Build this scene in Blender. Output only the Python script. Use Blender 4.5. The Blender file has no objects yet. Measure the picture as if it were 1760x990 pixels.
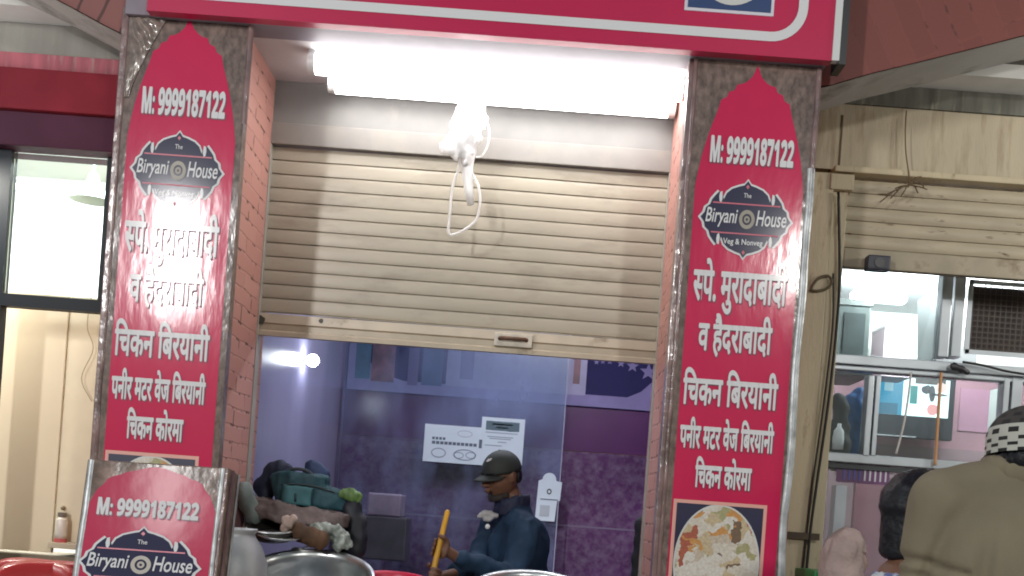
import bpy, bmesh, math, random
from mathutils import Vector, Matrix, noise
R = math.radians
random.seed(7)
S = bpy.context.scene
COL = S.collection

# ------------------------------------------------------------------ camera
F, CX, CY, TH = 1935.0, 905.0, 890.0, R(4.2)       # focal length in photo pixels, vanishing point, roll
EYE = Vector((0, 0, 1.42))
RT = Vector((math.cos(TH), 0, math.sin(TH))); UP = Vector((-math.sin(TH), 0, math.cos(TH))); FW = Vector((0, 1, 0))
cam = bpy.data.cameras.new('camera'); camo = bpy.data.objects.new('camera', cam); COL.objects.link(camo)
M = Matrix.Identity(4)
for i in range(3):
    M[i][0], M[i][1], M[i][2], M[i][3] = RT[i], UP[i], -FW[i], EYE[i]
camo.matrix_world = M
cam.sensor_width = 36; cam.lens = 36*F/1760
cam.shift_x = (880-CX)/1760; cam.shift_y = (CY-495)/1760
cam.clip_start = 0.05; cam.clip_end = 500
S.camera = camo

def W(px, py, Y):
    """the point at distance Y in front of the viewer that the photo shows at (px, py)"""
    return EYE + RT*((px-CX)*Y/F) - UP*((py-CY)*Y/F) + FW*Y

# ------------------------------------------------------------------ sky, lamps, exposure
wd = bpy.data.worlds.new('World'); S.world = wd; wd.use_nodes = True
nt = wd.node_tree; bg = nt.nodes['Background']
sk = nt.nodes.new('ShaderNodeTexSky'); sk.sky_type = 'NISHITA'; sk.sun_disc = False
sk.sun_elevation = R(5); sk.sun_rotation = R(10)
nt.links.new(sk.outputs[0], bg.inputs[0]); bg.inputs[1].default_value = 0.09

def area(name, loc, target, sx, sy, power, color=(1, 1, 1)):
    l = bpy.data.lights.new(name, 'AREA'); l.shape = 'RECTANGLE'; l.size = sx; l.size_y = sy; l.energy = power; l.color = color
    o = bpy.data.objects.new(name, l); COL.objects.link(o); o.location = loc
    o.rotation_euler = (Vector(target)-Vector(loc)).to_track_quat('-Z', 'Y').to_euler()
    return o
area('street_lamp_and_fill', (-4.1, -3.57, 4.05), (-0.6, 4.5, 1.9), 0.38, 1.2, 300, (1, .98, .97))
area('street_lamp_and_fill', (3.6, -6.5, 5.2), (1.2, 4.5, 1.5), 0.5, 0.5, 240, (1, .96, .91))  # added fill from the right of the street, no lamp known there
area('unseen_stall_room_light', (-.2, 6.1, 2.95), (-.2, 6.3, 0), 1.1, .12, 20, (.86, .9, 1))  # unseen room lamps, put in to brighten the stall walls
area('unseen_stall_room_light', (.2, 5.6, 2.9), (-.2, 7.7, 2.1), 1.1, .12, 11, (.9, .92, 1))
area('unseen_left_bay_light', (-3.5, 5.0, 3.0), (-3.0, 5.0, 3.6), .5, .1, 14, (1, 1, .97))  # unseen shop-front lamps, put in to light the left bay
area('unseen_left_bay_light', (-3.9, 4.3, 2.9), (-2.4, 5.05, 3.2), .5, .1, 20, (1, .97, .96))
area('unseen_right_bay_light', (3.5, 5.0, 3.0), (3.0, 5.0, 3.6), .5, .1, 9, (.92, .95, 1))  # unseen shop-front lamps, put in to light the right bay
area('unseen_right_bay_light', (3.9, 3.6, 3.1), (2.2, 5.05, 2.8), .5, .1, 30, (1, .96, .88))

vs = S.view_settings
vs.view_transform = 'Standard'; vs.look = 'None'; vs.exposure = 0.12; vs.gamma = 1; vs.use_curve_mapping = False
S.cycles.filter_width = 1.9
S.cycles.max_bounces = 8
S.cycles.sample_clamp_indirect = 6
S.cycles.caustics_reflective = False; S.cycles.caustics_refractive = False
S.cycles.use_denoising = True

# ------------------------------------------------------------------ materials
MATS = {}
def mat(name, col, rough=.5, metal=0, var=0, vscale=8, bump=0, bscale=40, spec=.5, coat=0, dirt=None, dscale=3, dlo=.5, dhi=.65, stretch=(1, 1, 1), emit=0):
    if name in MATS: return MATS[name]
    m = bpy.data.materials.new(name); m.use_nodes = True; MATS[name] = m
    n = m.node_tree.nodes; L = m.node_tree.links; p = n['Principled BSDF']
    p.inputs['Base Color'].default_value = (*col, 1); p.inputs['Roughness'].default_value = rough; p.inputs['Metallic'].default_value = metal
    p.inputs['Specular IOR Level'].default_value = spec; p.inputs['Coat Weight'].default_value = coat; p.inputs['Coat Roughness'].default_value = .12
    tc = n.new('ShaderNodeTexCoord'); mp = n.new('ShaderNodeMapping'); L.new(tc.outputs['Object'], mp.inputs[0]); mp.inputs['Scale'].default_value = stretch
    out = None
    if var:
        nz = n.new('ShaderNodeTexNoise'); nz.inputs['Scale'].default_value = vscale; nz.inputs['Detail'].default_value = 6; L.new(mp.outputs[0], nz.inputs[0])
        r = n.new('ShaderNodeValToRGB'); L.new(nz.outputs[0], r.inputs[0])
        r.color_ramp.elements[0].position = .32; r.color_ramp.elements[1].position = .68
        r.color_ramp.elements[0].color = (*[c*(1-var) for c in col], 1); r.color_ramp.elements[1].color = (*[min(1, c*(1+var)) for c in col], 1)
        out = r.outputs[0]
    if dirt:
        nz = n.new('ShaderNodeTexNoise'); nz.inputs['Scale'].default_value = dscale; nz.inputs['Detail'].default_value = 8; nz.inputs['Roughness'].default_value = .65; L.new(mp.outputs[0], nz.inputs[0])
        r = n.new('ShaderNodeMapRange'); L.new(nz.outputs[0], r.inputs[0]); r.inputs[1].default_value = dlo; r.inputs[2].default_value = dhi
        mx = n.new('ShaderNodeMixRGB'); L.new(r.outputs[0], mx.inputs[0]); mx.inputs[2].default_value = (*dirt, 1)
        if out: L.new(out, mx.inputs[1])
        else: mx.inputs[1].default_value = (*col, 1)
        out = mx.outputs[0]
    if out: L.new(out, p.inputs['Base Color'])
    if bump:
        nz = n.new('ShaderNodeTexNoise'); nz.inputs['Scale'].default_value = bscale; nz.inputs['Detail'].default_value = 4; L.new(mp.outputs[0], nz.inputs[0])
        b = n.new('ShaderNodeBump'); b.inputs['Strength'].default_value = bump; b.inputs['Distance'].default_value = .02; L.new(nz.outputs[0], b.inputs['Height'])
        L.new(b.outputs[0], p.inputs['Normal']); L.new(b.outputs[0], p.inputs['Coat Normal'])
    if emit:
        p.inputs['Emission Color'].default_value = (*col, 1); p.inputs['Emission Strength'].default_value = emit
    return m

def brick_mat(name, c1, c2, mortar, bw, bh, ms, rot=(0, 0, 0), axes='yz', gap=.5, bump=.6):
    m = bpy.data.materials.new(name); m.use_nodes = True; n = m.node_tree.nodes; L = m.node_tree.links; p = n['Principled BSDF']
    p.inputs['Roughness'].default_value = .6
    tc = n.new('ShaderNodeTexCoord'); sp = n.new('ShaderNodeSeparateXYZ'); cb = n.new('ShaderNodeCombineXYZ')
    L.new(tc.outputs['Object'], sp.inputs[0])
    L.new(sp.outputs['XYZ'.index(axes[0].upper())], cb.inputs[0]); L.new(sp.outputs['XYZ'.index(axes[1].upper())], cb.inputs[1])
    mp = n.new('ShaderNodeMapping'); mp.inputs['Rotation'].default_value = rot; L.new(cb.outputs[0], mp.inputs[0])
    nw = n.new('ShaderNodeTexNoise'); nw.inputs['Scale'].default_value = 9; L.new(mp.outputs[0], nw.inputs[0])
    av = n.new('ShaderNodeMixRGB'); av.blend_type = 'ADD'; av.inputs[0].default_value = .022; L.new(mp.outputs[0], av.inputs[1]); L.new(nw.outputs[1], av.inputs[2])
    br = n.new('ShaderNodeTexBrick'); L.new(av.outputs[0], br.inputs[0])
    br.inputs['Scale'].default_value = 1; br.inputs['Brick Width'].default_value = bw; br.inputs['Row Height'].default_value = bh
    br.inputs['Mortar Size'].default_value = ms; br.inputs['Mortar Smooth'].default_value = .3
    br.inputs['Color1'].default_value = (*c1, 1); br.inputs['Color2'].default_value = (*c2, 1); br.inputs['Mortar'].default_value = (*c1, 1)
    nz = n.new('ShaderNodeTexNoise'); nz.inputs['Scale'].default_value = 14; nz.inputs['Detail'].default_value = 5; L.new(mp.outputs[0], nz.inputs[0])
    mr = n.new('ShaderNodeMapRange'); mr.inputs[1].default_value = gap; mr.inputs[2].default_value = gap+.06; L.new(nz.outputs[0], mr.inputs[0])
    mu = n.new('ShaderNodeMath'); mu.operation = 'MULTIPLY'; L.new(mr.outputs[0], mu.inputs[0]); L.new(br.outputs['Fac'], mu.inputs[1])
    mx = n.new('ShaderNodeMixRGB'); L.new(mu.outputs[0], mx.inputs[0]); L.new(br.outputs[0], mx.inputs[1]); mx.inputs[2].default_value = (*mortar, 1)
    L.new(mx.outputs[0], p.inputs['Base Color'])
    b = n.new('ShaderNodeBump'); b.invert = True; b.inputs['Strength'].default_value = bump; b.inputs['Distance'].default_value = .012
    L.new(br.outputs['Fac'], b.inputs['Height']); L.new(b.outputs[0], p.inputs['Normal'])
    return m

def glass_mat(name, tint=(.9, .95, .95), haze=.08, rough=.02, smear_and_sheen=0, dust_haze=(.55, .62, .75), sheen_patch=None):
    m = bpy.data.materials.new(name); m.use_nodes = True; n = m.node_tree.nodes; L = m.node_tree.links
    out = n['Material Output']; n.remove(n['Principled BSDF'])
    tr = n.new('ShaderNodeBsdfTransparent'); tr.inputs[0].default_value = (*tint, 1)
    gl = n.new('ShaderNodeBsdfGlossy'); gl.inputs['Roughness'].default_value = rough
    fr = n.new('ShaderNodeFresnel'); fr.inputs[0].default_value = 1.3
    m1 = n.new('ShaderNodeMixShader'); L.new(fr.outputs[0], m1.inputs[0]); L.new(tr.outputs[0], m1.inputs[1]); L.new(gl.outputs[0], m1.inputs[2])
    df = n.new('ShaderNodeBsdfDiffuse'); df.inputs[0].default_value = (*dust_haze, 1)
    m2 = n.new('ShaderNodeMixShader'); L.new(m1.outputs[0], m2.inputs[1]); L.new(df.outputs[0], m2.inputs[2]); m2.inputs[0].default_value = haze
    if smear_and_sheen:
        tc = n.new('ShaderNodeTexCoord'); mp = n.new('ShaderNodeMapping'); mp.inputs['Scale'].default_value = (1, 1, .45); L.new(tc.outputs['Object'], mp.inputs[0])
        nz = n.new('ShaderNodeTexNoise'); nz.inputs['Scale'].default_value = 4.5; nz.inputs['Detail'].default_value = 5; L.new(mp.outputs[0], nz.inputs[0])
        mr = n.new('ShaderNodeMapRange'); mr.inputs[1].default_value = .42; mr.inputs[2].default_value = .72; mr.inputs[3].default_value = haze; mr.inputs[4].default_value = haze+smear_and_sheen
        L.new(nz.outputs[0], mr.inputs[0]); L.new(mr.outputs[0], m2.inputs[0])
        if sheen_patch:      # bright reflected haze painted into the sheet's diffuse layer
            ds = n.new('ShaderNodeVectorMath'); ds.operation = 'DISTANCE'; L.new(tc.outputs['Object'], ds.inputs[0]); ds.inputs[1].default_value = sheen_patch[:3]
            pr = n.new('ShaderNodeMapRange'); pr.inputs[1].default_value = 0; pr.inputs[2].default_value = sheen_patch[3]; pr.inputs[3].default_value = .55; pr.inputs[4].default_value = 0; L.new(ds.outputs['Value'], pr.inputs[0])
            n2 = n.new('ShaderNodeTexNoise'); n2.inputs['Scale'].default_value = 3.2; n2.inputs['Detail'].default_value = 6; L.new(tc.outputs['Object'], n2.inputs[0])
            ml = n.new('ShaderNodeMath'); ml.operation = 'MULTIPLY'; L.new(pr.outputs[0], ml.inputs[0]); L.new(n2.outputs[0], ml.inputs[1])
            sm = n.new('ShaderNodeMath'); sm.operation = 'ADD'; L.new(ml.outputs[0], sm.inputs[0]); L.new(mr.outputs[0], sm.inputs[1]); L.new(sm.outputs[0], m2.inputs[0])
    L.new(m2.outputs[0], out.inputs[0])
    return m

def emit_mat(name, col, s):
    m = bpy.data.materials.new(name); m.use_nodes = True; n = m.node_tree.nodes; p = n['Principled BSDF']
    p.inputs['Base Color'].default_value = (.01, .01, .01, 1); p.inputs['Emission Color'].default_value = (*col, 1); p.inputs['Emission Strength'].default_value = s
    return m

# ------------------------------------------------------------------ mesh helpers
class MB:
    def __init__(s): s.v = []; s.f = []
    def add(s, vs, fs):
        b = len(s.v); s.v += [Vector(v) for v in vs]; s.f += [tuple(i+b for i in f) for f in fs]; return s
    def box(s, x0, x1, y0, y1, z0, z1):
        return s.add([(x0, y0, z0), (x1, y0, z0), (x1, y1, z0), (x0, y1, z0), (x0, y0, z1), (x1, y0, z1), (x1, y1, z1), (x0, y1, z1)],
                     [(0, 3, 2, 1), (4, 5, 6, 7), (0, 1, 5, 4), (1, 2, 6, 5), (2, 3, 7, 6), (3, 0, 4, 7)])
    def prism(s, pts, off):
        """closed outline extruded by the vector off"""
        n = len(pts); off = Vector(off); P = [Vector(p) for p in pts]
        s.add(P+[p+off for p in P], [tuple(range(n)), tuple(range(2*n-1, n-1, -1))]+[(i, i+n, (i+1) % n+n, (i+1) % n) for i in range(n)])
        return s
    def plate(s, pts): return s.add(pts, [tuple(range(len(pts)))])
    def tube(s, pts, r, k=8, cap=True):
        P = [Vector(p) for p in pts]; n = len(P); rs = r if isinstance(r, (list, tuple)) else [r]*n
        vs = []; up = None
        for i in range(n):
            d = (P[min(i+1, n-1)]-P[max(i-1, 0)]).normalized()
            if up is None:
                up = d.orthogonal().normalized()
            else:
                up = (up-d*up.dot(d)).normalized()
            q = d.cross(up)
            vs += [P[i]+(up*math.cos(a)+q*math.sin(a))*rs[i] for a in [2*math.pi*j/k for j in range(k)]]
        fs = [(i*k+j, i*k+(j+1) % k, (i+1)*k+(j+1) % k, (i+1)*k+j) for i in range(n-1) for j in range(k)]
        if cap: fs += [tuple(range(k-1, -1, -1)), tuple(range((n-1)*k, n*k))]
        return s.add(vs, fs)
    def lathe(s, prof, origin=(0, 0, 0), k=40, axis=None, sx=1, sy=1):
        o = Vector(origin); q = Vector((0, 0, 1)).rotation_difference(Vector(axis)) if axis else None
        vs = []
        for r, z in prof:
            for j in range(k):
                a = 2*math.pi*j/k; p = Vector((r*math.cos(a)*sx, r*math.sin(a)*sy, z))
                vs.append(o+(q @ p if q else p))
        n = len(prof)
        return s.add(vs, [(i*k+j, i*k+(j+1) % k, (i+1)*k+(j+1) % k, (i+1)*k+j) for i in range(n-1) for j in range(k)])
    def ball(s, c, r, seg=16, rings=10, rot=None):
        c = Vector(c); rr = (r, r, r) if not isinstance(r, (tuple, list)) else r
        vs = []; fs = []
        for i in range(rings+1):
            t = math.pi*i/rings
            for j in range(seg):
                a = 2*math.pi*j/seg
                p = Vector((rr[0]*math.sin(t)*math.cos(a), rr[1]*math.sin(t)*math.sin(a), rr[2]*math.cos(t)))
                vs.append(c+(rot @ p if rot else p))
        for i in range(rings):
            for j in range(seg):
                fs.append((i*seg+j, (i+1)*seg+j, (i+1)*seg+(j+1) % seg, i*seg+(j+1) % seg))
        return s.add(vs, fs)
    def cone(s, a, b, ra, rb, k=14):
        a = Vector(a); b = Vector(b)
        s.tube([a, b], [ra, rb], k); s.ball(a, ra, k, 8); s.ball(b, rb, k, 8); return s

WLOC = {}
def obj(name, mb, m, parent=None, smooth=False, bevel=0, loc=None, subdiv=0):
    me = bpy.data.meshes.new(name)
    base = WLOC.get(parent.name, Vector()) if parent else None
    if parent is None:
        xs = [v.x for v in mb.v]; ys = [v.y for v in mb.v]; zs = [v.z for v in mb.v]
        base = Vector(loc) if loc is not None else Vector(((min(xs)+max(xs))/2, (min(ys)+max(ys))/2, min(zs)))
    me.from_pydata([v-base for v in mb.v], [], mb.f)
    bm = bmesh.new(); bm.from_mesh(me); bmesh.ops.remove_doubles(bm, verts=bm.verts, dist=1e-6)
    bmesh.ops.recalc_face_normals(bm, faces=bm.faces)
    if bevel:
        es = [e for e in bm.edges if len(e.link_faces) == 2 and e.calc_face_angle(0) > R(35)]
        bmesh.ops.bevel(bm, geom=es, offset=bevel, segments=2, affect='EDGES', profile=.6)
    if smooth:
        for f in bm.faces: f.smooth = True
    bm.to_mesh(me); bm.free()
    me.materials.append(m)
    o = bpy.data.objects.new(name, me); COL.objects.link(o)
    if parent: o.parent = parent; WLOC[o.name] = WLOC[parent.name]
    else: o.location = base; WLOC[o.name] = base
    if smooth == 'auto':
        md = o.modifiers.new('split', 'EDGE_SPLIT'); md.split_angle = R(40)
    if subdiv:
        md = o.modifiers.new('sub', 'SUBSURF'); md.levels = md.render_levels = subdiv
    return o

def tag(o, label, cat, group=None):
    o['label'] = label; o['category'] = cat
    if group: o['group'] = group
    return o
def thing(name, label, cat, loc, group=None):
    o = bpy.data.objects.new(name, None); COL.objects.link(o); o.location = loc; o.empty_display_size = .1
    WLOC[o.name] = Vector(loc); return tag(o, label, cat, group)
def struct(name, mb, m):
    o = obj(name, mb, m); o['kind'] = 'structure'; return o

def remeshed(mb, voxel, smooth=2, disp=0, dscale=9, seed=0, folds=None):
    """union of overlapping shapes as one continuous skin"""
    me = bpy.data.meshes.new('tmp'); me.from_pydata(mb.v, [], mb.f)
    bm = bmesh.new(); bm.from_mesh(me); bmesh.ops.remove_doubles(bm, verts=bm.verts, dist=1e-6); bmesh.ops.recalc_face_normals(bm, faces=bm.faces); bm.to_mesh(me); bm.free()
    o = bpy.data.objects.new('tmp', me); COL.objects.link(o)
    md = o.modifiers.new('r', 'REMESH'); md.mode = 'VOXEL'; md.voxel_size = voxel
    dg = bpy.context.evaluated_depsgraph_get(); dg.update()
    me2 = bpy.data.meshes.new_from_object(o.evaluated_get(dg))
    bpy.data.objects.remove(o)
    bm = bmesh.new(); bm.from_mesh(me2)
    for _ in range(smooth): bmesh.ops.smooth_vert(bm, verts=bm.verts, factor=.5, use_axis_x=True, use_axis_y=True, use_axis_z=True)
    bm.normal_update()
    if disp:
        for v in bm.verts:
            q = v.co*dscale+Vector((seed, seed*2, 0)); q.z *= .6
            d = noise.noise(q)*disp+noise.noise(q*2.3)*disp*.45+(.25-abs(noise.noise(q*1.6+Vector((5, 1, 3)))))*disp*1.1
            if folds: d += folds(v.co)
            v.co += v.normal*d
    out = MB(); bm.verts.ensure_lookup_table()
    out.v = [v.co.copy() for v in bm.verts]; out.f = [tuple(x.index for x in f.verts) for f in bm.faces]
    bm.free(); return out

def text_mb(body, bold=0.0, shear=0):
    c = bpy.data.curves.new('t', 'FONT'); c.body = body; c.size = 1; c.shear = shear; c.resolution_u = 4
    o = bpy.data.objects.new('t', c); COL.objects.link(o); bpy.context.view_layer.update()
    dg = bpy.context.evaluated_depsgraph_get()
    me = bpy.data.meshes.new_from_object(o.evaluated_get(dg)); bpy.data.objects.remove(o)
    mb = MB(); vs = [v.co.copy() for v in me.vertices]; fs = [tuple(p.vertices) for p in me.polygons]
    n_ = 8 if bold else 1
    for k in range(n_):        # each copy a hair in front of the last, shifted round a small circle: a bolder stroke
        d = Vector((bold*math.cos(k*math.pi/4), bold*math.sin(k*math.pi/4), k*.25)) if bold else Vector()
        mb.add([v+d for v in vs], fs)
    return mb
def halfsa_pe():
    """the conjunct of half sa and pa with its vowel sign: sa is cut before its upright"""
    a = text_mb('\u0938', .028); xs = [v.x for v in a.v]; w = max(xs)
    me = bpy.data.meshes.new('q'); me.from_pydata(a.v, [], a.f); bm = bmesh.new(); bm.from_mesh(me)
    r = bmesh.ops.bisect_plane(bm, geom=bm.verts[:]+bm.edges[:]+bm.faces[:], plane_co=(w*.70, 0, 0), plane_no=(1, 0, 0), clear_outer=True)
    b = text_mb('\u092a\u0947.', .028); bx = min(v.x for v in b.v)
    out = MB(); bm.verts.index_update()
    out.v = [v.co.copy() for v in bm.verts]; out.f = [tuple(x.index for x in f.verts) for f in bm.faces]
    cut = max(v.x for v in out.v)
    out.add([v+Vector((cut-bx-.01, 0, 0)) for v in b.v], b.f)
    return out
def join_text(a, b, gap):
    x = max(v.x for v in a.v)+gap; b0 = min(v.x for v in b.v)
    out = MB(); out.add(a.v, a.f); out.add([v+Vector((x-b0, 0, 0)) for v in b.v], b.f); return out
def fit(mb, u0, u1, v0, v1, map3):
    """scale lettering into the box u0..u1, v0..v1 (v up) of a sign and carry it into the scene with map3(u, v)"""
    xs = [v.x for v in mb.v]; ys = [v.y for v in mb.v]; a, b, c, d = min(xs), max(xs), min(ys), max(ys)
    out = MB(); out.f = list(mb.f)
    out.v = [map3(u0+(v.x-a)/(b-a)*(u1-u0), v0+(v.y-c)/(d-c)*(v1-v0))+Vector((0, -.0001*v.z, 0)) for v in mb.v]
    return out

def PW(pts, Y): return [W(x, y, Y) for x, y in pts]
def smooth_path(P, n=6):
    out = []
    for i in range(len(P)-1):
        p0, p1, p2, p3 = P[max(i-1, 0)], P[i], P[i+1], P[min(i+2, len(P)-1)]
        for k in range(n):
            t = k/n; out.append(.5*((2*p1)+(p2-p0)*t+(2*p0-5*p1+4*p2-p3)*t*t+(3*p1-p0-3*p2+p3)*t**3))
    return out+[P[-1]]

# ------------------------------------------------------------------ shared colours
white_ink = mat('white_ink', (.70, .70, .72), .5, spec=.2, coat=.3)
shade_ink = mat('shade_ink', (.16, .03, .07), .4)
cream = mat('cream_paint', (.47, .40, .27), .55, var=.12, vscale=3, dirt=(.20, .14, .07), dscale=6, dlo=.56, dhi=.72, stretch=(3, 3, .7), bump=.12)
black_metal = mat('black_metal', (.02, .02, .024), .4)
alu = mat('aluminium', (.36, .39, .42), .38, .6, var=.1, vscale=5)
steel = mat('steel', (.62, .64, .64), .33, 1, var=.12, vscale=12, bump=.05, bscale=30)
dark_wire = mat('black_cable', (.015, .014, .013), .6)

# ------------------------------------------------------------------ ground and road
struct('ground', MB().box(-60, 60, -60, 60, -.3, 0), mat('ground', (.30, .285, .27), .85, var=.25, vscale=3, bump=.3))
struct('pavement', MB().box(-9, 9, 2.0, 4.45, 0.0, .12), mat('pavement', (.36, .34, .31), .8, var=.25, vscale=5, bump=.2))

# ------------------------------------------------------------------ arcade building
YS, YP, YB = 4.46, 4.52, 5.05            # sign faces, pier fronts, shop fronts
bld = thing('arcade_building', 'brick arcade with pink painted piers and grey arch undersides above the stall', 'building', (0, 4.9, 0))
xL0, xL1 = W(188, 400, YS).x, W(386, 400, YS).x
xR0, xR1 = W(1176, 500, YS).x, W(1392, 500, YS).x
brick = brick_mat('painted_brick', (.50, .25, .21), (.45, .21, .175), (.10, .05, .042), .30, .072, .006, gap=.52, bump=.8)
piers = []
for a, b in ((xL0+.01, xL1+.015), (xR0-.03, xR1-.005)):
    piers.append((a, b)); obj('brick_pier', MB().box(a, b, YP, YB+.1, .1, 3.32), brick, bld)
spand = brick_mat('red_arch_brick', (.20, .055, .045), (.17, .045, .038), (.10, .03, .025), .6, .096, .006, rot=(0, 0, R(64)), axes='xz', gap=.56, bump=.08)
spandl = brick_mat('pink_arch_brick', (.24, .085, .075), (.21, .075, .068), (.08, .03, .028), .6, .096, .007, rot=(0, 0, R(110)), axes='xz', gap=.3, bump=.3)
soff = mat('grey_soffit', (.30, .29, .27), .8, var=.12, vscale=3, dirt=(.16, .155, .14), dscale=3)
YA0, YA1 = 4.56, 4.86
def arch(pxs, m, side):
    P = [W(x, y, YA0) for x, y in pxs]
    ends = [P[0], *P[1:]]
    e = P[-1]; s = 1 if side > 0 else -1
    # the curve goes on beyond the picture up to the crown of the arch
    d = (P[-1]-P[-2]).normalized()
    for k in range(1, 8):
        d = Vector((d.x, 0, d.z-.035)).normalized() if d.z > 0 else d
        ends.append(ends[-1]+d*.22)
    top = 5.2
    out = ends+[Vector((ends[-1].x, YA0, top)), Vector((ends[0].x-s*.35, YA0, top)), Vector((ends[0].x-s*.35, YA0, ends[0].z-.02))]
    a = obj('brick_arch', MB().prism(out, (0, YA1-YA0-.002, 0)), m, bld)
    sf = MB()
    low = Vector((0, 0, -.006))
    pts = [Vector((ends[0].x-s*.30, YA0, ends[0].z-.08))]+ends
    for i in range(len(pts)-1):
        q = [pts[i]+low, pts[i+1]+low]
        sf.add([q[0]+Vector((0, -.006, 0)), q[1]+Vector((0, -.006, 0)), q[1]+Vector((0, YA1-YA0, 0)), q[0]+Vector((0, YA1-YA0, 0))], [(0, 1, 2, 3)])
    obj('soffit', sf, soff, a)
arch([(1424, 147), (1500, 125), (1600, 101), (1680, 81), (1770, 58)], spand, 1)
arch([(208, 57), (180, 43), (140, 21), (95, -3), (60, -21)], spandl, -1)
zc = W(430, 62, 4.57).z
obj('ceiling', MB().box(piers[0][1]-.02, piers[1][0]+.02, 4.572, YB+.2, zc, zc+.06), mat('white_ceiling', (.62, .60, .62), .7, var=.06), bld)
obj('lintel', MB().box(piers[0][0], piers[1][1], 4.43, 4.57, zc-.004, zc+.5), mat('grey_lintel', (.24, .21, .25), .6, var=.1), bld)
cb = mat('bay_ceiling', (.60, .60, .58), .75, var=.06)
obj('bay_ceiling', MB().box(-4.5, piers[0][0], 4.87, 5.6, 3.47, 3.53), cb, bld)
obj('bay_ceiling', MB().box(piers[1][1], 4.5, 4.87, 5.6, 3.47, 3.53), cb, bld)
obj('upper_wall', MB().box(-4.5, 4.5, 4.87, 9.2, 3.9, 5.2), soff, bld)

# ------------------------------------------------------------------ fascia sign
YF = 4.38
fz0 = W(418, 30, YF).z
fx0, fx1 = W(252, 18, YF).x, W(1430, 106, YF).x
fas = thing('fascia_sign', 'wide glossy red shop sign with white rounded border line above the opening', 'sign', (0, YF, fz0))
red_vinyl = mat('red_vinyl', (.50, .011, .075), .4, var=.04, vscale=2, coat=.3, spec=.3, bump=.03, bscale=5)
obj('panel', MB().box(fx0, fx1, YF, YF+.05, fz0, fz0+1.0), red_vinyl, fas)
def ring(x0, x1, z0, z1, w, rad, Y, n=10, seg=None):
    o = []; i = []
    for cx, cz, a0 in ((x1-rad, z0+rad, -90), (x1-rad, z1-rad, 0), (x0+rad, z1-rad, 90), (x0+rad, z0+rad, 180)):
        for k in range(n+1):
            a = R(a0+90*k/n); c, s_ = math.cos(a), math.sin(a)
            o.append((cx+c*rad, Y, cz+s_*rad)); i.append((cx+c*(rad-w), Y, cz+s_*(rad-w)))
    N = len(o); return MB().add(o+i, [(k, (k+1) % N, (k+1) % N+N, k+N) for k in range(N)])
bx1 = W(1390, 0, YF).x; bz0 = W(1330, 72, YF).z
obj('border_line', ring(fx0+.08, bx1, bz0, fz0+.92, .037, .14, YF-.003), white_ink, fas)
obj('edge_strip', MB().box(fx1-.002, fx1+.026, YF-.006, YF+.03, fz0, fz0+1.0), mat('white_edge', (.62, .64, .64), .4), fas)
obj('side_return', MB().box(fx1+.026, fx1+.055, YF+.002, YF+.12, fz0-.01, fz0+1.0), black_metal, fas)
p0, p1 = W(1176, 16, YF), W(1329, 29, YF)
ph = obj('picture', MB().box(p0.x, p1.x, YF-.004, YF+.001, p1.z, p1.z+.40), mat('picture_border', (.66, .64, .72), .4), fas)
obj('picture_ground', MB().box(p0.x+.012, p1.x-.012, YF-.006, YF, p1.z+.012, p1.z+.388), mat('picture_blue', (.02, .05, .16), .35), ph)
food = bpy.data.materials.new('rice_dish'); food.use_nodes = True
n = food.node_tree.nodes; L = food.node_tree.links; p = n['Principled BSDF']; p.inputs['Roughness'].default_value = .4
tc = n.new('ShaderNodeTexCoord')
nz0 = n.new('ShaderNodeTexNoise'); nz0.inputs['Scale'].default_value = 22; L.new(tc.outputs['Object'], nz0.inputs[0])
ad = n.new('ShaderNodeMixRGB'); ad.blend_type = 'ADD'; ad.inputs[0].default_value = .09; L.new(tc.outputs['Object'], ad.inputs[1]); L.new(nz0.outputs[1], ad.inputs[2])
vo = n.new('ShaderNodeTexVoronoi'); vo.inputs['Scale'].default_value = 19; L.new(ad.outputs[0], vo.inputs[0])
se = n.new('ShaderNodeSeparateColor'); L.new(vo.outputs['Color'], se.inputs[0])
cr = n.new('ShaderNodeValToRGB'); L.new(se.outputs[0], cr.inputs[0]); cr.color_ramp.interpolation = 'CONSTANT'
stops = [(0, (.58, .53, .45)), (.28, (.62, .58, .52)), (.46, (.50, .40, .25)), (.58, (.52, .25, .07)), (.68, (.50, .42, .33)), (.78, (.36, .09, .05)), (.85, (.34, .32, .16)), (.92, (.16, .10, .06))]
while len(cr.color_ramp.elements) < len(stops): cr.color_ramp.elements.new(.5)
for e_, (q, c) in zip(cr.color_ramp.elements, stops): e_.position = q; e_.color = (*c, 1)
v2 = n.new('ShaderNodeTexNoise'); v2.inputs['Scale'].default_value = 90; v2.inputs['Detail'].default_value = 4; L.new(tc.outputs['Object'], v2.inputs[0])
m2 = n.new('ShaderNodeMixRGB'); m2.blend_type = 'OVERLAY'; m2.inputs[0].default_value = .5; L.new(cr.outputs[0], m2.inputs[1]); L.new(v2.outputs[0], m2.inputs[2])
L.new(m2.outputs[0], p.inputs['Base Color'])
def disc(cx, cz, rx, rz, Y, k=44): return MB().plate([(cx+rx*math.cos(2*math.pi*i/k), Y, cz+rz*math.sin(2*math.pi*i/k)) for i in range(k)])
plate_w = mat('plate_white', (.60, .60, .58), .35)
cxp, czp = (p0.x+p1.x)/2+.005, p1.z+.185
bw = obj('bowl', disc(cxp, czp, .145, .155, YF-.0075), plate_w, ph)
obj('rice', disc(cxp, czp+.008, .118, .125, YF-.009), food, bw)

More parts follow.
